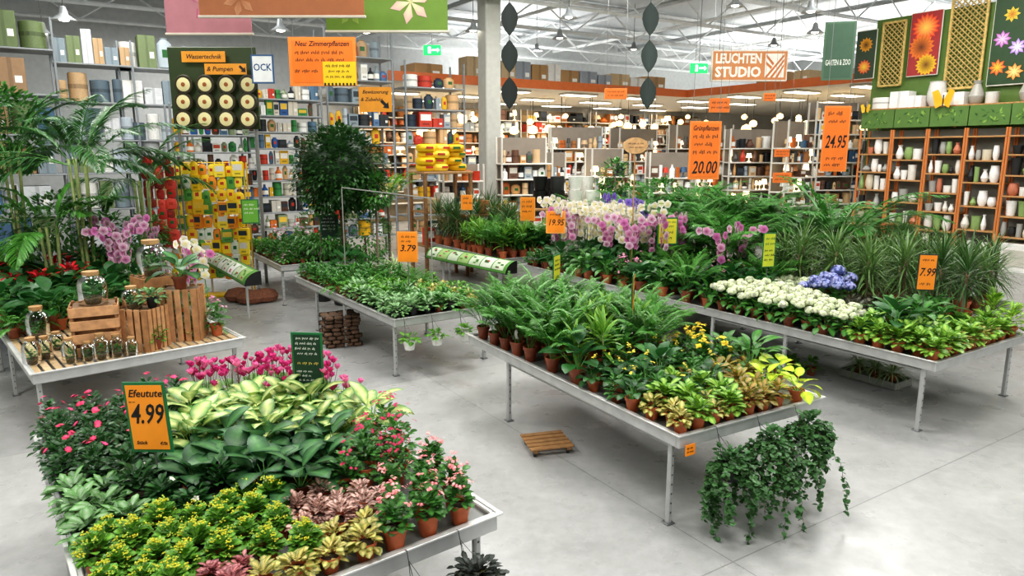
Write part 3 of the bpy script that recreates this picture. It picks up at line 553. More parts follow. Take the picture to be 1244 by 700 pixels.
# ---------- big floor plants
def potted(name,label,cat,loc,r,h,pc,parts,group=None):
    t=thing(name,label,cat,loc,0,group); po=ob('pot',potmesh(r,h,pc,20),POT,t,True); m=MB(); m.lathe([(r*.93,h*.82),(.002,h*.87)],H('#3a2a1e'),12); ob('soil',m,SOIL,po,True)
    for n,mm,mt in parts: ob(n,mm,mt,t,True,False)
def ballm(n,r,c,L,W,cm,ce,core=True,sx=1.,lump=.04):
    f=MB()
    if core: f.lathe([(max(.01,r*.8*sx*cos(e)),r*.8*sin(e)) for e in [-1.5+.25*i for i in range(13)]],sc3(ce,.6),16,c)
    for i in range(n):
        z=R.uniform(-.95,1); a=R.uniform(0,6.28); s=sqrt(1-min(1,z*z)); k=r*R.uniform(.82,1.02)*(1+lump*sin(a*3+z*5)+lump*sin(a*7-z*9)); leaf(f,(c[0]+k*s*sx*cos(a),c[1]+k*s*sx*sin(a),c[2]+k*z),a+R.uniform(-.7,.7),z*.9+R.uniform(-.5,.4),L*R.uniform(.7,1.2),W,.5,cm,ce,3,.45)
    return f
p=aY(412,207,13.3); m=MB(); m.tube([(0,0,.3),(.03,.02,1),(0,0,p.z-.3)],.045,H('#6b5a40'),8)
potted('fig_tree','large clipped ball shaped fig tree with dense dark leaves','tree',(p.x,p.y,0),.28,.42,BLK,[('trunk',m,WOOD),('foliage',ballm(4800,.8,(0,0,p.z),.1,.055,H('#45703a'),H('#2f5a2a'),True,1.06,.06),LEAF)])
def tallpalm(label,px,Y,n,L,z0,LL,c):
    q=aY(px,200,Y); f=palm(n,L,z0,LL,.032,c,MG,40,(.3,1.5),1.5,.12); s=MB()
    for k in range(5): a=k*1.25; s.tube([(.05*cos(a),.05*sin(a),.3),(.12*cos(a),.12*sin(a),z0+.1)],.022,H('#7d8a50'),6)
    potted('potted_palm',label,'palm',(q.x,q.y,0),.24,.4,BLK,[('stems',s,WOOD),('fronds',f,LEAF)])
tallpalm('tall feathery palm towering at the left edge behind the crate bench',95,10.8,22,1.7,2.7,.42,H('#3f6f38'))
tallpalm('tall palm left of the display board with drooping fronds',170,12.4,13,1.5,2.3,.38,H('#44753a'))
tallpalm('dark tall palm at the far left frame edge',15,11.8,18,1.7,2.8,.4,DG)
tallpalm('shorter feathery palm in front of the far left tree',50,10.4,16,1.2,1.7,.34,MG)
q=aY(30,200,13); m=MB(); m.tube([(0,0,.3),(.05,0,2.3)],.04,H('#5a4a38'),8)
potted('fig_tree','slim leafy indoor tree beside the far left palms','tree',(q.x-.3,q.y,0),.25,.4,BLK,[('trunk',m,WOOD),('foliage',ballm(1300,.75,(0,0,3.3),.16,.07,DG,MG,False),LEAF)])
for px,Y,z,rad,l in((455,12.9,2.2,.3,'small round leaved shrub right of the fig ball tree'),(385,13.6,1.35,.5,'leafy shrub at the left foot of the fig ball tree'),(440,13.5,1.3,.5,'leafy shrub at the right foot of the fig ball tree'),(120,11.2,1.5,.45,'leafy shrub at the foot of the tall palm'),(60,12.2,1.7,.5,'leafy shrub left of the tall palm foot'),(5,11.0,1.6,.5,'leafy shrub at the left frame edge'),(748,17.5,2.3,.42,'round bushy tree left of the hanging price signs'),(805,15.5,1.9,.45,'leafy shrub behind the violet orchid'),(165,12.6,1.4,.4,'leafy shrub left of the yellow seed stand')):
    q=aY(px,200,Y); m=MB(); m.tube([(0,0,.2),(0,0,z)],.02,H('#5a4a38'),6); potted('potted_shrub',l,'shrub',(q.x,q.y,0),.18,.3,BLK,[('trunk',m,WOOD),('foliage',ballm(600,rad,(0,0,z),.12,.05,MG,DG,False),LEAF)])
q=aY(470,200,13.8); f=palm(10,.8,1.9,.3,.03,BG,MG,16,(.8,1.5),1.1,.03); m=MB(); m.tube([(0,0,.2),(0,0,1.95)],.03,H('#5a4a38'),6); potted('potted_palm','upright pale green palm right of the fig ball tree','palm',(q.x,q.y,0),.2,.35,BLK,[('trunk',m,WOOD),('fronds',f,LEAF)])
# ---------- shelving and goods
def shelf_unit(label,p,rz,W,D,Ht,zs,pc,bc,back=None,cat='shelf',group=None,name='shelf_unit'):
    t=thing(name,label,cat,p,rz,group)
    for x in(-1,1):
        for y in(-1,1): m=MB(); m.box((x*(W/2-.025),y*(D/2-.025),Ht/2),(.05,.05,Ht),H(pc)); ob('upright',m,PAINT,t)
    for z in zs: m=MB(); m.box((0,0,z-.02),(W-.01,D,.04),H(bc)); ob('shelf_board',m,PAINT,t)
    if back: m=MB(); m.box((0,D/2-.01,Ht/2),(W-.06,.015,Ht-.02),H(back)); ob('back_panel',m,PAINT,t)
    return t
BX={}
def goods(kind,col):
    k=(kind,col)
    if k in BX: return BX[k]
    m=MB(); c=H(col)
    if kind=='carton':
        m.box((0,0,.5),(1,1,1),c,b=.02); t=tag(ob('carton',m,PAINT),'x','box'); q=MB(); q.box((0,-.503,.5),(.14,.006,.98),sc3(c,.75),b=0); q.box((0,0,1.002),(.14,.98,.006),sc3(c,.75),b=0); ob('tape',q,PAINT,t); q=MB(); q.box((.25,-.503,.4),(.25,.006,.2),H('#f0efe8'),b=0); ob('shipping_label',q,PAINT,t)
    elif kind=='pack':
        m.box((0,0,.5),(1,1,1),c,b=.02); t=tag(ob('product_box',m,PAINT),'x','box'); q=MB(); q.box((0,-.503,.62),(.8,.006,.4),H(R.choice(['#f2f0ea','#e8c040','#303840','#d8d4c8'])) if col!='#f2f2ee' else H('#c85030'),b=0); q.box((0,-.503,.2),(.5,.006,.12),sc3(c,.5),b=0); ob('printed_label',q,PAINT,t)
    elif kind=='potA':
        m.lathe([(.32,0),(.36,.02),(.5,1),(.45,1),(.42,.85),(.001,.8)],c,18); t=tag(ob('flower_pot',m,POT,smooth=True),'x','flower pot')
    elif kind=='potB':
        m.lathe([(.3,0),(.48,.25),(.5,.55),(.4,.95),(.43,1),(.37,1),(.35,.8),(.001,.75)],c,18); t=tag(ob('flower_pot',m,POT,smooth=True),'x','flower pot')
    elif kind=='potC':
        m.lathe([(.45,0),(.46,.02),(.48,.9),(.5,.92),(.5,1),(.45,1),(.44,.85),(.001,.82)],c,18); t=tag(ob('flower_pot',m,POT,smooth=True),'x','flower pot')
    elif kind=='vase':
        m.lathe([(.25,0),(.4,.1),(.5,.35),(.3,.7),(.2,.85),(.3,1),(.24,1),(.001,.8)],c,18); t=tag(ob('vase',m,POT,smooth=True),'x','vase')
    elif kind=='bottle':
        m.lathe([(.46,0),(.5,.04),(.5,.6),(.2,.78),(.16,.95),(.2,1),(.001,1)],c,14); t=tag(ob('bottle',m,POT,smooth=True),'x','bottle'); q=MB(); q.lathe([(.51,.15),(.51,.5)],H('#f0eee6'),14,caps=False); ob('printed_label',q,PAINT,t)
    elif kind=='lampshade':
        m.lathe([(.3,0),(.32,.05),(.06,.12),(.06,.5),(.5,.5),(.34,1),(.32,1),(.001,.6)],c,16); t=tag(ob('table_lamp',m,GLOW2 if col=='#ffe9c0' else POT,smooth=True),'x','lamp')
    elif kind=='bag':
        m.lathe([(.15,0),(.42,.06),(.5,.4),(.46,.8),(.2,.95),(.3,1)],c,12); m.v=[(x,y*.5,z) for x,y,z in m.v]; t=tag(ob('bag',m,PAINT,smooth=True),'x','bag'); q=MB(); q.box((0,-.245,.5),(.35,.02,.25),H(R.choice(['#2a6a30','#c03828'])),b=0); ob('printed_label',q,PAINT,t)
    elif kind=='roll':
        m.lathe([(.42,0),(.48,.03),(.48,.97),(.42,1)],c,14); t=tag(ob('wrapped_roll',m,POT,smooth=True),'x','roll'); q=MB(); q.lathe([(.485,.45),(.485,.6)],sc3(c,.6),14,caps=False); ob('band',q,PAINT,t)
    BX[k]=t; return t
def fill(p,rz,W,D,zs,kinds,cols,wr,hr,label,group,dens=1.,zoff=.001,stack=0):
    cr,sr=cos(rz),sin(rz)
    for z in zs:
        x=-W/2+.06
        while True:
            k=R.choice(kinds); w=R.uniform(*wr)
            if k=='bottle': w=min(w,.16)
            if x+w>W/2-.05: break
            if R.random()<dens:
                h=R.uniform(*hr); c=R.choice(cols); d=min(w,D*.9) if k not in('carton','pack') else min(D*.85,w*1.2); lx=x+w/2; ly=-D/2+d/2+.04+R.uniform(0,.06); zz=z+zoff
                if k=='lampshade' and R.random()<.5: c='#ffe9c0'
                for q in range(1+(R.randint(0,stack) if stack else 0)):
                    dup(goods(k,c),(p[0]+lx*cr-ly*sr,p[1]+lx*sr+ly*cr,p[2]+zz),rz+R.uniform(-.06,.06),(w,d,h),label,group); zz+=h+.002
            x+=w*1.04+R.uniform(.004,.02)
# right hand pot shelves
rz=TH-pi/2; SA=19.4
names=['first','second','third','fourth','fifth','sixth','seventh']
for i in range(7):
    b=12.0-.5-i*.95; p=ab(SA+.3,b); zs=[[.35,.85,1.35,1.85,2.35,2.85,3.3],[.35,.95,1.55,2.15,2.7,3.3]][i%2]
    shelf_unit(names[i]+' orange framed pot shelf bay counted from the far end of the green wall',p,rz,.94,.5,3.5,zs,'#d08044','#b88a58','#84857c')
    fill(p,rz,.94,.5,zs[:-1],['potA','potB','potC','vase'],['#eceae4','#f4f2ee','#2a2a2a','#a8a8a2','#d9cfb8','#8da968','#e8e5dd','#c57a5c','#f0eee8','#f4f2ee','#e4e0d6'],(.11,.26),(.18,.42),'glazed flower pot or vase on the '+names[i]+' bay of the orange framed shelves','flower pots on the '+names[i]+' orange bay',1.)
    m=MB(); m.box((0,-.02,0),(.93,.03,.5),H('#5a7c3a'))
    for k in range(20):
        a=R.uniform(0,6.3); x,z,s=R.uniform(-.34,.34),R.uniform(-.16,.16),R.uniform(.05,.1); x-=s*cos(a); z-=s*sin(a); x=max(-.44,min(.44,x)); z=max(-.22,min(.22,z)); m.add([(x,-.037,z),(x+s*cos(a)-.3*s*sin(a),-.037,z+s*sin(a)+.3*s*cos(a)),(x+1.6*s*cos(a),-.037,z+1.6*s*sin(a)),(x+s*cos(a)+.3*s*sin(a),-.037,z+s*sin(a)-.3*s*cos(a))],[(0,1,2,3)],R.choice([H('#86aa4a'),H('#44702c'),H('#355c24')]))
    o=ob('header_panel',m,PAINT,None,loc=ab(SA+.1,b,3.8),rz=rz,recalc=False); tag(o,'green leaf printed header panel above the '+names[i]+' bay of the pot shelves','panel','header panels')
for px,py,l,c in((1146,122,'large yellow butterfly decoration on the header panel','#f0b020'),(1052,133,'small yellow butterfly near the far header panels','#f0c030')):
    q=rA(px,py,SA-.02); t=thing('butterfly',l,'decoration',q,rz); s=.28 if px>1100 else .15; m=MB()
    for sg in(-1,1): m.add([(0,0,0),(sg*s*.5,-.03,s),(sg*s,-.04,s*.8),(sg*s*.8,-.03,0),(sg*s*.6,-.03,-s*.7),(sg*s*.1,0,-s*.4)],[(0,1,2,3,4,5)],H(c))
    ob('wings',m,PAINT,t,recalc=False); m=MB(); m.tube([(0,-.01,-s*.5),(0,-.01,s*.5)],.015,H('#2a2010'),6); ob('body',m,PAINT,t)
m=MB(); m.box((0,0,0),(6.6,.55,.04),H('#b88a58')); t=thing('top_shelf','long wooden storage board above the header panels of the pot shelves','shelf',ab(SA+.42,8.7,4.07),rz); ob('board',m,WOOD,t)
for x in(-3.1,-1,1,3.1): m=MB(); m.box((x,.22,-.28),(.06,.06,.52),H('#d08044')); ob('bracket',m,PAINT,t)
fill(ab(SA+.42,8.7),rz,6.5,.5,[4.09],['carton','potC','vase','potA','roll','carton','potB'],['#f0efea','#2a2a2a','#dcdad4','#b0ada4','#f4f2ee'],(.28,.55),(.28,.75),'white or black stock stored on top of the pot shelves','stock on top of the pot shelves',.92)
# walls
def W_(name,pts,z0,z1,col,mat=PAINT):
    m=MB()
    for (a0,b0),(a1,b1) in zip(pts[:-1],pts[1:]):
        A=ab(a0,b0); B=ab(a1,b1); d=(B-A).normalized(); n=Vector((-d.y,d.x,0))*.15
        m.add([A+Vector((0,0,z0)),B+Vector((0,0,z0)),B+n+Vector((0,0,z0)),A+n+Vector((0,0,z0)),A+Vector((0,0,z1)),B+Vector((0,0,z1)),B+n+Vector((0,0,z1)),A+n+Vector((0,0,z1))],[(0,1,5,4),(3,2,6,7),(0,3,7,4),(1,2,6,5),(4,5,6,7),(0,1,2,3)],H(col))
    return struct(name,m,mat)
W_('wall_right',[(20.35,-12),(20.35,12.2)],0,6.6,'#5e7a38'); W_('wall_passage',[(38,12.2),(20.5,12.2)],0,6.6,'#c4c2ba')
W_('wall_back',[(-9,28),(38,28)],0,CZ,'#c9cccc'); W_('wall_east',[(38,28),(38,-12)],0,CZ,'#c0c4c4'); W_('wall_left',[(-9,-12),(-9,28)],0,CZ,'#b0b4a8')
def fm():
    m=vmat('concrete_floor',.3,0,.5,.16,col=H('#aeaeac')); N=m.node_tree.nodes; L=m.node_tree.links; b=N['Principled BSDF']
    n=[x for x in N if x.type=='TEX_NOISE'][0]; n.inputs['Detail'].default_value=8; n.inputs['Roughness'].default_value=.65; n.inputs['Distortion'].default_value=.6
    src=b.inputs['Base Color'].links[0].from_socket; tc=[x for x in N if x.type=='TEX_COORD'][0]; mp=N.new('ShaderNodeMapping'); mp.inputs['Rotation'].default_value=(0,0,-TH); mp.inputs['Location'].default_value=(1.2,2.,0); L.new(tc.outputs['Object'],mp.inputs[0])
    k=N.new('ShaderNodeTexBrick'); k.offset=0; k.inputs['Scale'].default_value=1; k.inputs['Brick Width'].default_value=5.; k.inputs['Row Height'].default_value=5.; k.inputs['Mortar Size'].default_value=.006; k.inputs['Mortar Smooth'].default_value=.3; k.inputs['Color1'].default_value=(1,1,1,1); k.inputs['Color2'].default_value=(.84,.84,.85,1); k.inputs['Mortar'].default_value=(.6,.6,.6,1); L.new(mp.outputs[0],k.inputs[0])
    x=N.new('ShaderNodeMix'); x.data_type='RGBA'; x.blend_type='MULTIPLY'; x.inputs[0].default_value=1; L.new(src,x.inputs[6]); L.new(k.outputs['Color'],x.inputs[7])
    n3=N.new('ShaderNodeTexNoise'); n3.inputs['Scale'].default_value=9; n3.inputs['Detail'].default_value=8; n3.inputs['Roughness'].default_value=.7; L.new(tc.outputs['Object'],n3.inputs[0]); r3=N.new('ShaderNodeMapRange'); r3.inputs[1].default_value=.3; r3.inputs[2].default_value=.7; r3.inputs[3].default_value=.88; r3.inputs[4].default_value=1.1; L.new(n3.outputs[0],r3.inputs[0])
    v=N.new('ShaderNodeVectorMath'); v.operation='SCALE'; L.new(x.outputs[2],v.inputs[0]); L.new(r3.outputs[0],v.inputs['Scale']); L.new(v.outputs[0],b.inputs['Base Color'])
    n2=N.new('ShaderNodeTexNoise'); n2.inputs['Scale'].default_value=3; n2.inputs['Detail'].default_value=6; L.new(tc.outputs['Object'],n2.inputs[0]); r=N.new('ShaderNodeMapRange'); r.inputs[1].default_value=.3; r.inputs[2].default_value=.7; r.inputs[3].default_value=.22; r.inputs[4].default_value=.44; L.new(n2.outputs[0],r.inputs[0]); L.new(r.outputs[0],b.inputs['Roughness'])
    return m
def slab(name,a0,a1,b0,b1,z0,z1,col,mat):
    m=MB(); vs=[ab(a,b,z) for z in(z0,z1) for a,b in((a0,b0),(a1,b0),(a1,b1),(a0,b1))]; m.add(vs,[(3,2,1,0),(4,5,6,7),(0,1,5,4),(1,2,6,5),(2,3,7,6),(3,0,4,7)],H(col)); return struct(name,m,mat)
slab('floor',-9,38,-12,28,-.2,0,'#b9bab8',fm()); slab('ceiling',-9,38,-12,28,CZ,CZ+.2,'#c4c8cb',PAINT)
slab('trim_1',8.5,38,20,28,5.02,5.2,'#dcd9d0',PAINT); slab('trim_2',20.8,38,12.4,20,5.02,5.2,'#dcd9d0',PAINT)
slab('trim_3',8.4,20.8,19.9,20,4.98,5.25,'#d0703a',PAINT); slab('trim_4',20.7,20.8,12.4,19.9,4.98,5.25,'#d0703a',PAINT)
# trusses
n=5; TC=H('#eceff0')
for b in(14,17.5,21,24.5,27.5):
    m=MB(); A=-2; B=37
    m.tube([ab(A,b,CZ-.1),ab(B,b,CZ-.1)],.07,TC,4); m.tube([ab(A,b,CZ-1.1),ab(B,b,CZ-1.1)],.06,TC,4)
    k=26
    for i in range(k): x0=A+(B-A)*i/k; x1=A+(B-A)*(i+1)/k; m.tube([ab(x0,b,CZ-.1 if i%2 else CZ-1.1),ab(x1,b,CZ-1.1 if i%2 else CZ-.1)],.03,TC,4)
    struct('trim_%d'%n,m,PAINT); n+=1
for a in(6,12,18,24,30):
    for da,zz,rr,cc in((0,.35,.09,'#b8bcbe'),(2,.7,.06,'#f0f2f2')): m=MB(); m.tube([ab(a+da,8,CZ-zz),ab(a+da,27.8,CZ-zz)],rr,H(cc),6); struct('trim_%d'%n,m,PAINT); n+=1
q=aY(595,180,21); m=MB(); m.box((q.x,q.y,CZ/2),(.5,.5,CZ),H('#b8b8b0'),rz=TH,b=.03); struct('column',m,PAINT)
# pendants
def pend():
    t=thing('pendant_lamp','x','lamp',(0,0,0)); m=MB(); m.lathe([(.03,.28),(.06,.26),(.09,.12),(.24,0),(.22,0),(.08,.11),(.04,.24)],H('#a0a4a6'),18); sh=ob('lamp_shade',m,METAL,t,True); m=MB(); m.lathe([(.01,-.02),(.09,0),(.1,.06),(.02,.1)],H('#fff8e8'),12); ob('bulb',m,GLOW,sh,True); m=MB(); m.tube([(0,0,.26),(0,0,1.6)],.008,H('#303030'),4); ob('cord',m,PAINT,t); return t
PL=pend()
for px,py,Y,l in((575,38,21,'pendant lamp left of the grey column'),(680,47,23,'pendant lamp centre top above the lit hall'),(691,22,20,'pendant lamp nearest the column on its right'),(652,62,27,'distant pendant lamp before the back wall'),(893,8,19,'pendant lamp above the studio sign'),(990,40,21,'pendant lamp right of the studio sign'),(940,55,26,'far pendant lamp over the studio sign'),(985,15,18,'pendant lamp near the top right'),(78,25,15,'pendant lamp at the top left'),(52,42,17,'lower pendant lamp at the far left'),(341,38,17,'pendant lamp above the orange hanging sign'),(770,55,27,'small far pendant lamp mid hall'),(445,40,17,'pendant lamp between the banner and blue poster')):
    q=aY(px,py,Y); q.z=min(q.z,CZ-1.6); dup(PL,q,0,1,l)
# canopy goods, ceiling lights, studio sign
fill(ab(15,21.2),TH,11,1.2,[5.2],['carton'],['#b08a5c','#c9b08a','#e8e6e0','#9aa0a8'],(.5,1.),(.35,.8),'storage carton on the roof edge above the lit hall','cartons on the studio roof',.75)
fill(ab(21.9,16),rz,6,1.2,[5.2],['carton'],['#b08a5c','#c9b08a','#e8e6e0'],(.5,.9),(.35,.6),'storage carton on the roof behind the studio sign','cartons behind the studio sign',.4)
t=thing('ceiling_light','x','lamp'); m=MB(); m.box((0,0,0),(1.4,.6,.06),H('#e8e8e4')); ob('frame',m,PAINT,t); m=MB(); m.box((0,0,-.035),(1.3,.5,.012),H('#fff6e6'),b=0); ob('diffuser',m,GLOW,t)
for a in(10.5,13.5,16.5,19.5,22.5,25.5):
    for b in(21.3,24,26.8): dup(t,ab(a,b,4.98),TH,1,'bright rectangular ceiling light in the lit hall','ceiling lights of the lit hall')
for b in(13.5,16,18.5):
    for a in(22.3,25,28): dup(t,ab(a,b,4.98),TH,1,'bright rectangular ceiling light under the studio roof','ceiling lights under the studio roof')
q=aY(910,80,21.3); sx=21.3/872; t=thing('studio_sign','tan orange lighting department sign with pale letters on the roof fascia','sign',q,0); k=91*sx; hh=36*sx
m=MB(); m.box((0,0,0),(k,.1,hh),H('#f4ece0')); ob('frame',m,PAINT,t); m=MB(); m.box((0,-.055,0),(k*.965,.02,hh*.9),H('#d99058'),b=0); pn=ob('panel',m,PAINT,t)
letter(pn,'LEUCHTEN',hh*.5,-k*.15,hh*.21,-.07,'#fdf6ea',0,.04,fit=k*.6); letter(pn,'STUDIO',hh*.52,-k*.15,-hh*.22,-.07,'#fdf6ea',0,.04,fit=k*.6)
m=MB(); W1=H('#fdf6ea'); X0,X1=k*.2,k*.45; zz=hh*.38; m.box(((X0+X1)/2,-.067,0),(X1-X0,.004,zz*2),W1,b=0); ob('emblem_ground',m,PAINT,pn)
m=MB(); OC=H('#d07c40'); w=X1-X0
for f0 in(.0,.28,.56): m.add([(X0+w*f0,-.072,-zz),(X0+w*(f0+.14),-.072,-zz),(X0+w*.98,-.072,zz*(.75-f0*1.5)),(X0+w*.98,-.072,zz*(1-f0*1.5))],[(0,1,2,3)],OC)
for f0 in(.0,.3): m.add([(X0+w*.04,-.0722,zz*(.95-f0*2)),(X0+w*.04,-.0722,zz*(.7-f0*2)),(X0+w*(.4-f0*.3),-.0722,zz*(.0-f0)),(X0+w*(.47-f0*.3),-.0722,zz*(.18-f0))],[(0,1,2,3)],OC)
ob('emblem',m,PAINT,pn,recalc=False)
for s in(-1,1): m=MB(); m.tube([(s*k*.4,0,hh*.5),(s*k*.4,0,CZ-q.z)],.012,H('#909090'),4); ob('rod',m,METAL,t)
for px,py,Y,l in((525,61,19,'green emergency exit sign left of the grey column'),(849,83,21,'green emergency exit sign left of the studio sign')):
    q=aY(px,py,Y); s=Y/835; t=thing('exit_sign',l,'sign',q,0); m=MB(); m.box((0,0,0),(20*s,.05,11*s),H('#18a050')); pn=ob('panel',m,GLOW2,t); m=MB(); m.box((-3*s,-.03,0),(3*s,.005,7*s),H('#ffffff'),b=0); m.box((3*s,-.03,0),(6*s,.005,1.6*s),H('#ffffff'),b=0); m.add([(6*s,-.03,2.6*s),(8.5*s,-.03,0),(6*s,-.03,-2.6*s)],[(0,1,2)],H('#ffffff')); ob('pictogram',m,GLOW2,pn,recalc=False)
    m=MB(); m.tube([(0,0,5*s),(0,0,CZ-q.z)],.01,H('#909090'),4); ob('rod',m,METAL,t)
# wall posters on right green wall
def onwall(px0,py0,px1,py1,name,label,cat='poster'):
    A=rA(px0,(py0+py1)/2,20.1); B=rA(px1,(py0+py1)/2,20.1); zt=rA((px0+px1)/2,py0,20.1).z; zb=rA((px0+px1)/2,py1,20.1).z; c=(A+B)/2; w=(Vector((A.x,A.y))-Vector((B.x,B.y))).length; return thing(name,label,cat,(c.x,c.y,(zt+zb)/2),rz),w,zt-zb
def poster(px0,py0,px1,py1,label,bg,flw,frame='#e8e4d8'):
    t,w,h=onwall(px0,py0,px1,py1,'flower_poster',label); m=MB(); m.box((0,0,0),(w,.04,h),H(frame)); ob('frame',m,PAINT,t); m=MB(); m.box((0,-.025,0),(w*.96,.01,h*.97),H(bg),b=0); pn=ob('print_background',m,PAINT,t)
    for i,(x,z,r,n,c,cc) in enumerate(flw):
        m=MB()
        for j in range(n):
            a=6.283*j/n; y=-.034-i*.004; X,Z_=x*w,z*h; m.add([(X,y-.002,Z_),(X+r*w*(.6*cos(a)-.22*sin(a)),y,Z_+r*w*(.6*sin(a)+.22*cos(a))),(X+r*w*cos(a),y,Z_+r*w*sin(a)),(X+r*w*(.6*cos(a)+.22*sin(a)),y,Z_+r*w*(.6*sin(a)-.22*cos(a)))],[(0,1,2,3)],[H(cc),H(c),H(c),H(c)])
        ob('printed_flower',m,PAINT,pn,recalc=False)
poster(1105,14,1143,92,'orange gerbera poster between the two lattice panels','#a83838',[(0,.25,.45,16,'#e8352a','#ffd060'),(-.08,-.05,.42,16,'#f08030','#603010'),(.13,-.33,.35,16,'#f0c030','#704010')])
poster(1205,-12,1262,103,'purple and yellow flower poster at the right frame edge','#2e4a2a',[(-.25,.0,.2,8,'#c060c0','#f0e0f0'),(-.1,.25,.18,8,'#e8d040','#d07020'),(-.28,-.3,.2,8,'#e05030','#f0d040'),(.1,-.1,.2,8,'#b080d8','#ffffff'),(.1,-.36,.2,8,'#f09030','#fff0a0')])
poster(1040,37,1064,96,'smallest flower poster near the far end of the green wall','#3a4a38',[(0,.2,.35,12,'#e8a020','#402010'),(0,-.25,.35,12,'#d8483a','#f0d040')])
def lattice(px0,py0,px1,py1,label):
    t,w,h=onwall(px0,py0,px1,py1,'lattice_panel',label,'lattice'); m=MB()
    for s in(-1,1): m.box((s*(w/2-.03),-.02,0),(.06,.05,h),H('#cdb06a')); m.box((0,-.02,s*(h/2-.03)),(w,.05,.06),H('#cdb06a'))
    ob('frame',m,WOOD,t); m=MB(); st=.14
    for i in range(int((w+h)/st)):
        for sg in(-1,1):
            x0=-w/2; z0=-h/2+i*st
            if z0>h/2: x0+=z0-h/2
            pa=(x0,min(z0,h/2)); d=min(w/2-x0,pa[1]+h/2); pb=(x0+d,pa[1]-d)
            if d>.05: m.tube([(sg*pa[0],-.02-sg*.008,pa[1]),(sg*pb[0],-.02-sg*.008,pb[1])],.018,H('#bda262'),4)
    ob('slats',m,WOOD,t)
lattice(1070,26,1099,105,'narrow wooden lattice panel left of the gerbera poster'); lattice(1152,-8,1198,108,'wide wooden lattice panel right of the gerbera poster')
psign('hanging dark green banner reading garten and zoo',1019,62,17,33,64,-.3,'#4c6a54','#5a7860',[('GARTEN & ZOO',.16,0,-.2,'#f4f4ec',0)],up=CZ,name='hanging_banner')
# top banners
def banner(px0,py0,px1,py1,Y,label,bg,fl):
    A=aY(px0,py1,Y); B=aY(px1,py0-25,Y); w=B.x-A.x; h=B.z-A.z; t=thing('hanging_banner',label,'banner',((A.x+B.x)/2,Y,(A.z+B.z)/2),0); m=MB(); m.box((0,0,0),(w,.015,h),H(bg),b=.002); pn=ob('cloth',m,PAINT,t)
    for x,z,r,n,c,cc in fl:
        m=MB()
        for j in range(n):
            a=6.283*j/n+.3; X,Z_=x*w,z*h; m.add([(X,-.012,Z_),(X+r*(.6*cos(a)-.22*sin(a)),-.01,Z_+r*(.6*sin(a)+.22*cos(a))),(X+r*cos(a),-.01,Z_+r*sin(a)),(X+r*(.6*cos(a)+.22*sin(a)),-.01,Z_+r*(.6*sin(a)-.22*cos(a)))],[(0,1,2,3)],[H(cc),H(c),H(c),H(c)])
        ob('printed_motif',m,PAINT,pn,recalc=False)
    m=MB(); m.box((0,0,-h/2+.015),(w+.04,.03,.03),H('#c8c0b0')); ob('weight_bar',m,PAINT,t)
    for s in(-1,1): m=MB(); m.tube([(s*w*.45,0,h/2),(s*w*.45,0,CZ-(A.z+B.z)/2)],.005,H('#909090'),4); ob('hanging_wire',m,METAL,t)
banner(203,0,302,43,9.4,'pink printed banner hanging at the upper left','#b87c84',[(0,.1,.25,5,'#b05070','#e8c8c8')])
banner(243,0,441,22,8.6,'terracotta coloured banner overlapping the pink banner','#a8683f',[(-.25,0,.2,6,'#c08860','#a8683f')])
banner(397,0,543,40,9.2,'green printed banner with pale pink flower','#6c8c34',[(.2,.08,.27,6,'#d8b0a8','#e8e0a8'),(-.3,-.1,.18,5,'#8fa850','#6c8c34')])
# leaf garlands
for px,Y,zt,n,l,c in((619,9.5,CZ,5,'dark leaf shaped ornaments hanging before the grey column','#141c18'),(786,9.5,CZ,3,'dark and grey leaf ornaments hanging above the oval wooden sign','#2c3632')):
    q=aY(px,135,Y); t=thing('leaf_garland',l,'decoration',(q.x,q.y,q.z),0); m=MB(); m.tube([(0,0,0),(0,0,zt-q.z)],.004,H('#303030'),4); ob('cord',m,PAINT,t)
    for i in range(n):
        z=.02+i*.46; m=MB(); leaf(m,(0,0,z+.42),-pi/2,-1.55,.42,.22,0,sc3(H(c),1.6),H(c),6,.45,.2); ob('leaf_ornament',m,PAINT,t,True,False)
q=aY(772,177,11.5); t=thing('oval_sign','oval wooden sign on a tall pole among the orchids','sign',q,0); m=MB(); k=24; m.add([(.2*cos(6.283*j/k),y,.13*sin(6.283*j/k)) for y in(-.012,.012) for j in range(k)],[tuple(range(k)),tuple(range(k,2*k))]+[(j,(j+1)%k,k+(j+1)%k,k+j) for j in range(k)],H('#c8a070')); o=ob('oval_board',m,WOOD,t); squig(o,0,0,.24,.12,2,'#4a3018',-.014); m=MB(); m.tube([(0,.02,.1),(0,.02,.8-q.z)],.012,H('#b08a5c'),6); ob('pole',m,WOOD,t)
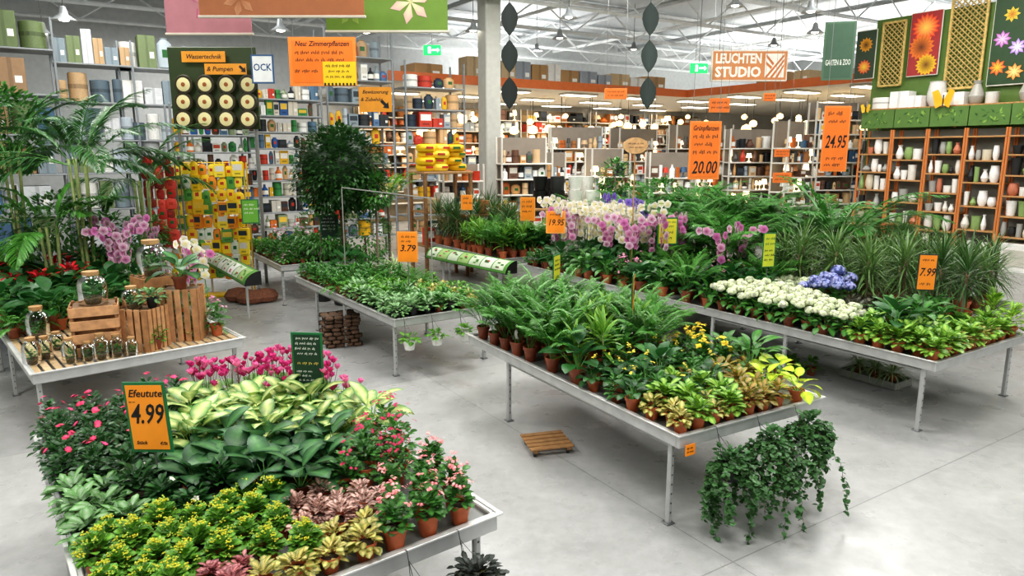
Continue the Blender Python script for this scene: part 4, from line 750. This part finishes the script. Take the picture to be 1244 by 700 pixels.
# ---------- left display board with hose reels
A=aY(211,157,15.5); B=aY(309,57,15.5); cx=(A.x+B.x)/2; w=B.x-A.x; h=B.z-A.z; t=thing('display_board','dark green display board carrying twelve round hose reels','display board',(cx,15.5,0),0); m=MB(); m.box((0,.04,(A.z+B.z)/2),(w,.06,h),H('#34441f')); ob('panel',m,PAINT,t)
for s in(-1,1): m=MB(); m.box((s*w*.45,.05,A.z/2),(.06,.06,A.z),H('#888888')); ob('post',m,METAL,t)
RL=None
for r in range(3):
    for c in range(4):
        q=aY(224+c*26,103+r*21,15.42)
        if RL is None:
            RL=thing('hose_reel','x','hose reel'); m=MB(); m.lathe([(.05,0),(.21,.0),(.23,.03),(.21,.06),(.05,.06)],H('#3a3320'),20); m.v=[(x,-z,y) for x,y,z in m.v]; ob('hose',m,POT,RL,True); m=MB(); m.lathe([(.001,.075),(.13,.07),(.16,.062)],H('#e9dfa8'),18); m.v=[(x,-z,y) for x,y,z in m.v]; ob('label_disc',m,PAINT,RL,True); m=MB(); m.lathe([(.001,.085),(.05,.08)],H('#a05a2a'),12); m.v=[(x,-z,y) for x,y,z in m.v]; ob('hub',m,PAINT,RL,True)
        dup(RL,q,0,.9,'round hose reel, %s from left in the %s row of the board'%(['first','second','third','last'][c],['top','middle','bottom'][r]),'hose reels on the board')
psign('orange direction sign for water technology on the green board',247,69,15.35,50,12,0,'#f0a02c','#f0a02c',[('Wassertechnik',.7,0,0)],name='direction_sign'); t=psign('orange direction sign with arrow below the water technology sign',274,84,15.3,48,12,0,'#f0a02c','#f0a02c',[('& Pumpen',.6,-.14,0)],name='direction_sign'); arrow(t,.36,0,.08)
psign('white poster with blue letters left of the orange hanging sign',319,84,14.8,26,32,0,'#f2f4f4','#2a5a8c',[('OCK',.4,0,.05,'#1f4f88',0)],up=CZ,name='hanging_sign')
# left racks
def rack(label,px,Y,W,Ht,zs,kinds,cols,wr,hr,gl,pc='#8d9296',bc='#9a9ea0',back=None,D=.9,rz=TH,dens=1.,stack=0):
    q=aY(px,200,Y); p=Vector((q.x,q.y,0)); shelf_unit(label,p,rz,W,D,Ht,zs,pc,bc,back,name='shelf_rack'); fill(p,rz,W,D,zs,kinds,cols,wr,hr,gl,'goods: '+gl,dens,stack=stack)
WB=['#f0efea','#d8dadc','#b9c4cc','#c2a27a','#8a98a0','#5f6f7a','#7a8a60']
rack('tall grey pallet rack behind the palms at left',125,18,1.75,5.6,[.6,1.5,2.4,3.2,4.1,5.0],['carton','roll','carton'],WB,(.2,.5),(.4,.8),'wrapped stock item on the tall pallet rack behind the left palms')
rack('tall grey pallet rack left of the display board',195,18.9,1.6,5.6,[.6,1.5,2.4,3.2,4.1,5.0],['carton','roll','carton','bag'],WB,(.2,.5),(.4,.8),'wrapped stock item on the pallet rack left of the display board')
rack('tall pallet rack at the far left frame edge',15,16.5,2.2,5.9,[.6,1.5,2.4,3.3,4.2,5.2],['carton','carton','roll'],['#4a6a8a','#d0d4d6','#8a98a0','#6a7a50','#a08060'],(.3,.6),(.4,.8),'stock carton on the far left pallet rack')
PC=['#c8402a','#f2f2ee','#2a5a9a','#e0b020','#3a8a4a','#202428','#9aa4ac','#e07a2a','#d8d0c0','#6a4a3a','#5a7a94','#c8c4ba','#c8a070','#5a3a28','#8a9a78']
rack('metal shelf rack behind the yellow seed stand',260,17.3,1.9,4.0,[.5,.9,1.3,1.7,2.1,2.5,2.9,3.3],['pack','roll','bottle','bag'],PC,(.08,.22),(.18,.37),'small product on the metal rack behind the seed stand')
rack('metal shelf rack behind the fig ball tree',345,18.4,1.9,4.6,[.6,1.,1.4,1.8,2.2,2.6,3.,3.4,3.8,4.2],['pack','carton','bottle','bag','roll'],PC,(.08,.24),(.18,.37),'small product on the rack left of the fig ball tree')
rack('tall rack with cartons behind the green banner',435,19.8,1.9,6.1,[.6,1.1,1.6,2.1,2.6,3.1,3.6,4.2,4.8,5.4],['carton','pack','bottle','roll','bag'],WB+['#5a7aa0','#c8402a','#e0b020','#303438'],(.12,.4),(.25,.46),'carton on the tall rack behind the direction sign')
rack('tall rack of goods just left of the grey column',523,21,1.9,5.4,[.6,1.1,1.6,2.1,2.6,3.1,3.6,4.1,4.7],['carton','pack','bag','roll'],['#f2f2ee','#c2a27a','#2a3a4a','#9aa4ac','#c8402a','#d8b080','#e0b020'],(.15,.46),(.25,.46),'carton on the tall rack left of the grey column')
k=0; WP=['#f2f2ee','#d8d4ca','#d8b890','#c89860','#a87040','#6a4a3a','#202428','#9aa4ac','#c8402a','#3a5a7a','#e0c090','#4a4a48','#b8642a','#f2f2ee']
for px,Y,W,Ht in((637,19.5,1.5,3.3),(700,23,1.8,3.7),(775,24.5,2.2,3.7),(850,24,2.2,3.8),(912,22,1.6,3.6),(965,21,1.5,3.8),(560,18.2,1.1,2.6),(1012,22,1.6,4.4),(672,20.5,1.3,2.9),(738,21.5,1.3,3.),(815,20.5,1.4,2.9)):
    w=['right of the grey column','in the middle of the lit hall','behind the oval sign','left of the studio sign underside','under the studio sign','right under the studio sign','just before the grey column','beside the end of the green wall','behind the black planters','right of the black planters','behind the tall orange hanging sign'][k]; k+=1
    rack('gondola shelf '+w,px,Y,W,Ht,[.5+.42*i for i in range(int((Ht-.5)/.42))],['pack','lampshade','roll','potC','bottle','lampshade','vase'] if k in(2,3,4,5,6,10,11) else ['pack','carton','roll','potC','bottle','bag'],WP,(.08,.28),(.2,.39),'small product on the gondola shelf '+w,'#d0ccc2','#dedad0','#8a8074',.55,TH-.25*(k%3))
for i,(a,b) in enumerate([(12,27.5),(16,27.5),(20,27.5),(24,27.5),(28,27.5)]):
    p=ab(a,b); l='tall back wall shelf in the lit hall, '+['leftmost','second from left','middle one','fourth from left','rightmost'][i]
    shelf_unit(l,p,TH,3.7,.6,4.8,[.8,1.3,1.8,2.3,2.8,3.3,3.8,4.3],'#d0ccc2','#dcd6ca','#98886e'); fill(p,TH,3.7,.6,[1.3,1.8,2.3,2.8,3.3,3.8,4.3],['pack','carton','roll','lampshade','vase'],WP,(.14,.46),(.24,.46),'product on the tall back wall shelves of the lit hall','products on the back wall shelves')
shelf_unit('tall shelf on the passage wall under the studio roof',ab(26,12.9),TH+pi,6,.5,4.6,[.8,1.4,2.,2.6,3.2,3.8],'#d0ccc2','#dcd6ca','#98886e')
fill(ab(37.5,20),rz,13,.8,[0,1.3,2.6],['carton','pack'],WP,(.5,1.2),(.7,1.25),'large carton stacked along the far east wall','cartons along the far east wall')
# lamps shown in the studio
SL=thing('display_lamp','x','lamp'); m=MB(); m.lathe([(.02,.3),(.14,.24),(.18,.12),(.12,.02),(.03,0)],H('#ffdda0'),14); ob('lamp_globe',m,GLOW2,SL,True); m=MB(); m.tube([(0,0,.3),(0,0,1.2)],.01,H('#404040'),4); ob('cord',m,PAINT,SL)
for i in range(64):
    a,b=(R.uniform(21.5,30),R.uniform(13,19)) if i<32 else (R.uniform(11,24),R.uniform(20.8,26)); s=R.uniform(.6,1.3); dup(SL,ab(a,b,4.95-1.2*s),0,s,'small glowing display lamp hanging under the studio roof','display lamps under the studio roof')
# yellow seed stand, red net stand, bag pallet
def stand(label,px,Y,w,h,col,kind,gl,z0=.5,nx=5,nz=7,frame='#e8c020',sw=.2,sh=.24):
    q=aY(px,200,Y); t=thing('wire_stand',label,'display stand',(q.x,q.y,0),r_(10)); m=MB()
    for x in(-1,1):
        for y in(0,.3): m.tube([(x*w/2,y,0),(x*w/2,y,h)],.015,H(frame),5)
    m.box((0,.15,.03),(w,.34,.06),H(frame)); ob('frame',m,METAL,t); m=MB()
    for i in range(nz+1): m.tube([(-w/2,0,z0+(h-z0)*i/nz),(w/2,0,z0+(h-z0)*i/nz)],.006,H(frame),4)
    for i in range(14): m.tube([(-w/2+w*i/13,0,z0),(-w/2+w*i/13,0,h)],.004,H(frame),3)
    ob('wire_grid',m,METAL,t); c0,s0=cos(r_(10)),sin(r_(10))
    for i in range(nz):
        for j in range(nx):
            x=-w/2+w*(j+.5)/nx+R.uniform(-.03,.03); y=-.1; dup(goods(R.choice(kind),R.choice(col)),(q.x+x*c0-y*s0,q.y+x*s0+y*c0,z0+(h-z0)*i/nz+R.uniform(-.03,.03)),r_(10)+R.uniform(-.3,.3),(sw*R.uniform(.85,1.25),.13,sh*R.uniform(.85,1.2)),gl[0],gl[1])
stand('yellow wire stand full of yellow seed bags',248,13.9,1.45,2.7,['#f0c81a','#f4d83a','#e8b81a','#f8e060','#f0c81a','#f4d83a','#d8e0d0','#5a9a40','#e89020'],['bag','bag','pack'],('yellow packet hanging on the yellow wire stand','yellow packets on the wire stand'),.4,9,9,'#e8c020',.17,.26)
stand('wire stand of red netted goods left of the yellow stand',193,13.2,.55,2.8,['#c83028','#a82420','#d84838','#8a2a20'],['bag'],('red netted packet on the narrow wire stand','red netted packets'),1.1,3,9,'#888888',.17,.2)
q=aY(535,205,17); t=thing('pallet_table','wooden pallet stand under the yellow soil bags','stand',(q.x,q.y,0),TH); m=MB(); m.box((0,0,2.42),(1.3,.9,.06),H('#a07a50')); ob('top',m,WOOD,t)
for x in(-.6,.6):
    for y in(-.4,.4): m=MB(); m.box((x,y,1.2),(.08,.08,2.4),H('#8a6540')); ob('leg',m,WOOD,t)
for z in(.7,1.5): m=MB(); m.box((0,0,z),(1.2,.8,.04),H('#a07a50')); ob('shelf_board',m,WOOD,t)
fill((q.x,q.y,0),TH,1.2,.8,[.72,1.52],['carton','pack','roll'],WP,(.2,.4),(.3,.6),'boxed item on the shelves below the yellow soil bags','boxes below the yellow soil bags')
for i in range(12):
    dup(goods('bag',['#f0c81a','#f8d848','#e0b010'][i%3]),(q.x+(-.4+.4*(i%3)+R.uniform(-.06,.06))*cos(TH),q.y+(-.4+.4*(i%3))*sin(TH)-.1*(i%2),2.452+.15*(i//3)),TH+R.uniform(-.4,.4),(.5,.9,.2),'yellow soil bag stacked on the tall pallet stand','yellow soil bags on the pallet stand')
# planters display
q=aY(690,240,17.5); t=thing('display_stand','low wooden display stand carrying black and white planters','stand',(q.x,q.y,0),0); m=MB(); m.box((0,0,1.52),(2.,1.,.06),H('#b08858')); ob('top',m,WOOD,t)
for x in(-.9,.9):
    for y in(-.4,.4): m=MB(); m.box((x,y,.75),(.08,.08,1.5),H('#8a6540')); ob('leg',m,WOOD,t)
for i,(x,y,z,s,h,c) in enumerate([(-.7,-.2,1.551,.38,.42,'#1c1c1c'),(-.28,-.2,1.551,.38,.42,'#1c1c1c'),(.16,-.2,1.551,.38,.42,'#f2f0ea'),(.6,-.2,1.551,.38,.42,'#f2f0ea'),(-.7,-.2,1.973,.36,.34,'#1c1c1c'),(-.28,-.2,1.973,.36,.34,'#3a3a3a'),(.16,-.2,1.973,.36,.34,'#f2f0ea'),(-.4,.28,1.551,.36,.7,'#222222'),(.5,.3,1.551,.36,.75,'#e8e6e0')]):
    dup(goods(['potA','potC'][i%2],c),(q.x+x,q.y+y,z),0,(s,s,h),'%s planter on the wooden display stand, %s'%('black' if c<'#4' else 'pale',['front left','front centre left','front centre right','front right','upper left','upper centre','upper right','rear left','rear right'][i]),'planters on the display stand')
q=aY(590,238,17); t=thing('wooden_display_table','brown wooden display table just before the grey column','table',(q.x,q.y,0),TH); m=MB(); m.box((0,0,1.42),(1.5,.7,.06),H('#a8683a')); ob('tabletop',m,WOOD,t)
for x in(-.68,.68):
    for y in(-.28,.28): m=MB(); m.box((x,y,.7),(.07,.07,1.4),H('#8a5a30')); ob('leg',m,WOOD,t)
fill((q.x,q.y,0),TH,1.5,.7,[1.452],['pack','carton'],['#a8683a','#c88a50','#f2f2ee'],(.2,.35),(.15,.35),'boxed item on the brown display table','boxes on the brown display table',stack=1)
q=at(1235,330,0); m=MB(); m.box((0,0,.35),(.7,.5,.7),H('#e8e6e0')); m.box((0,-.26,.35),(.5,.02,.4),H('#c8c4b8')); o=ob('storage_box',m,PAINT,None,loc=q,rz=rz); tag(o,'small white and beige storage box beside the right shelves','box')
# ---------- lights
def area(x,y,z,s,e,col=(1,.985,.96),up=False):
    l=bpy.data.lights.new('hall_and_fill_light','AREA'); l.shape='RECTANGLE'; l.size=s; l.size_y=s; l.energy=e; l.color=col; o=bpy.data.objects.new('hall_and_fill_light',l); o.location=(x,y,z); C.objects.link(o)
    if up: o.rotation_euler[0]=pi
for x,y,e in((-6,2,300),(0,1,280),(6,2,200),(-7,9,330),(0,8,300),(7,9,300),(-8,15.5,290),(0,16,290),(9,16,300)): area(x,y,7.9,2.6,e)
for a,b in((13,24),(18,24),(24,24),(25,16)): q=ab(a,b,4.85); area(q.x,q.y,4.85,3,180,(1,.92,.8))
for a,b in((12,14),(28,20),(4,24)): q=ab(a,b); area(q.x,q.y,6.9,2,200)
for a,b,e in((16,25,220),(28,22,260),(27,15,200),(33,24,160)): q=ab(a,b); area(q.x,q.y,5.4,2.5,e,up=True)  # upward fill lamps, added above the studio roof to brighten ceiling and trusses
w=bpy.data.worlds.new('World'); S.world=w; w.use_nodes=True; w.node_tree.nodes['Background'].inputs[0].default_value=(.98,.98,1,1); w.node_tree.nodes['Background'].inputs[1].default_value=.75
cd=bpy.data.cameras.new('Camera'); cd.sensor_width=36; cd.lens=36*F/1244; co=bpy.data.objects.new('Camera',cd); C.objects.link(co); co.location=CAM; co.rotation_euler=(pi/2-PT,0,0); S.camera=co
S.view_settings.view_transform='Standard'
try: S.view_settings.look='Medium High Contrast'
except Exception: pass
S.view_settings.exposure=.22
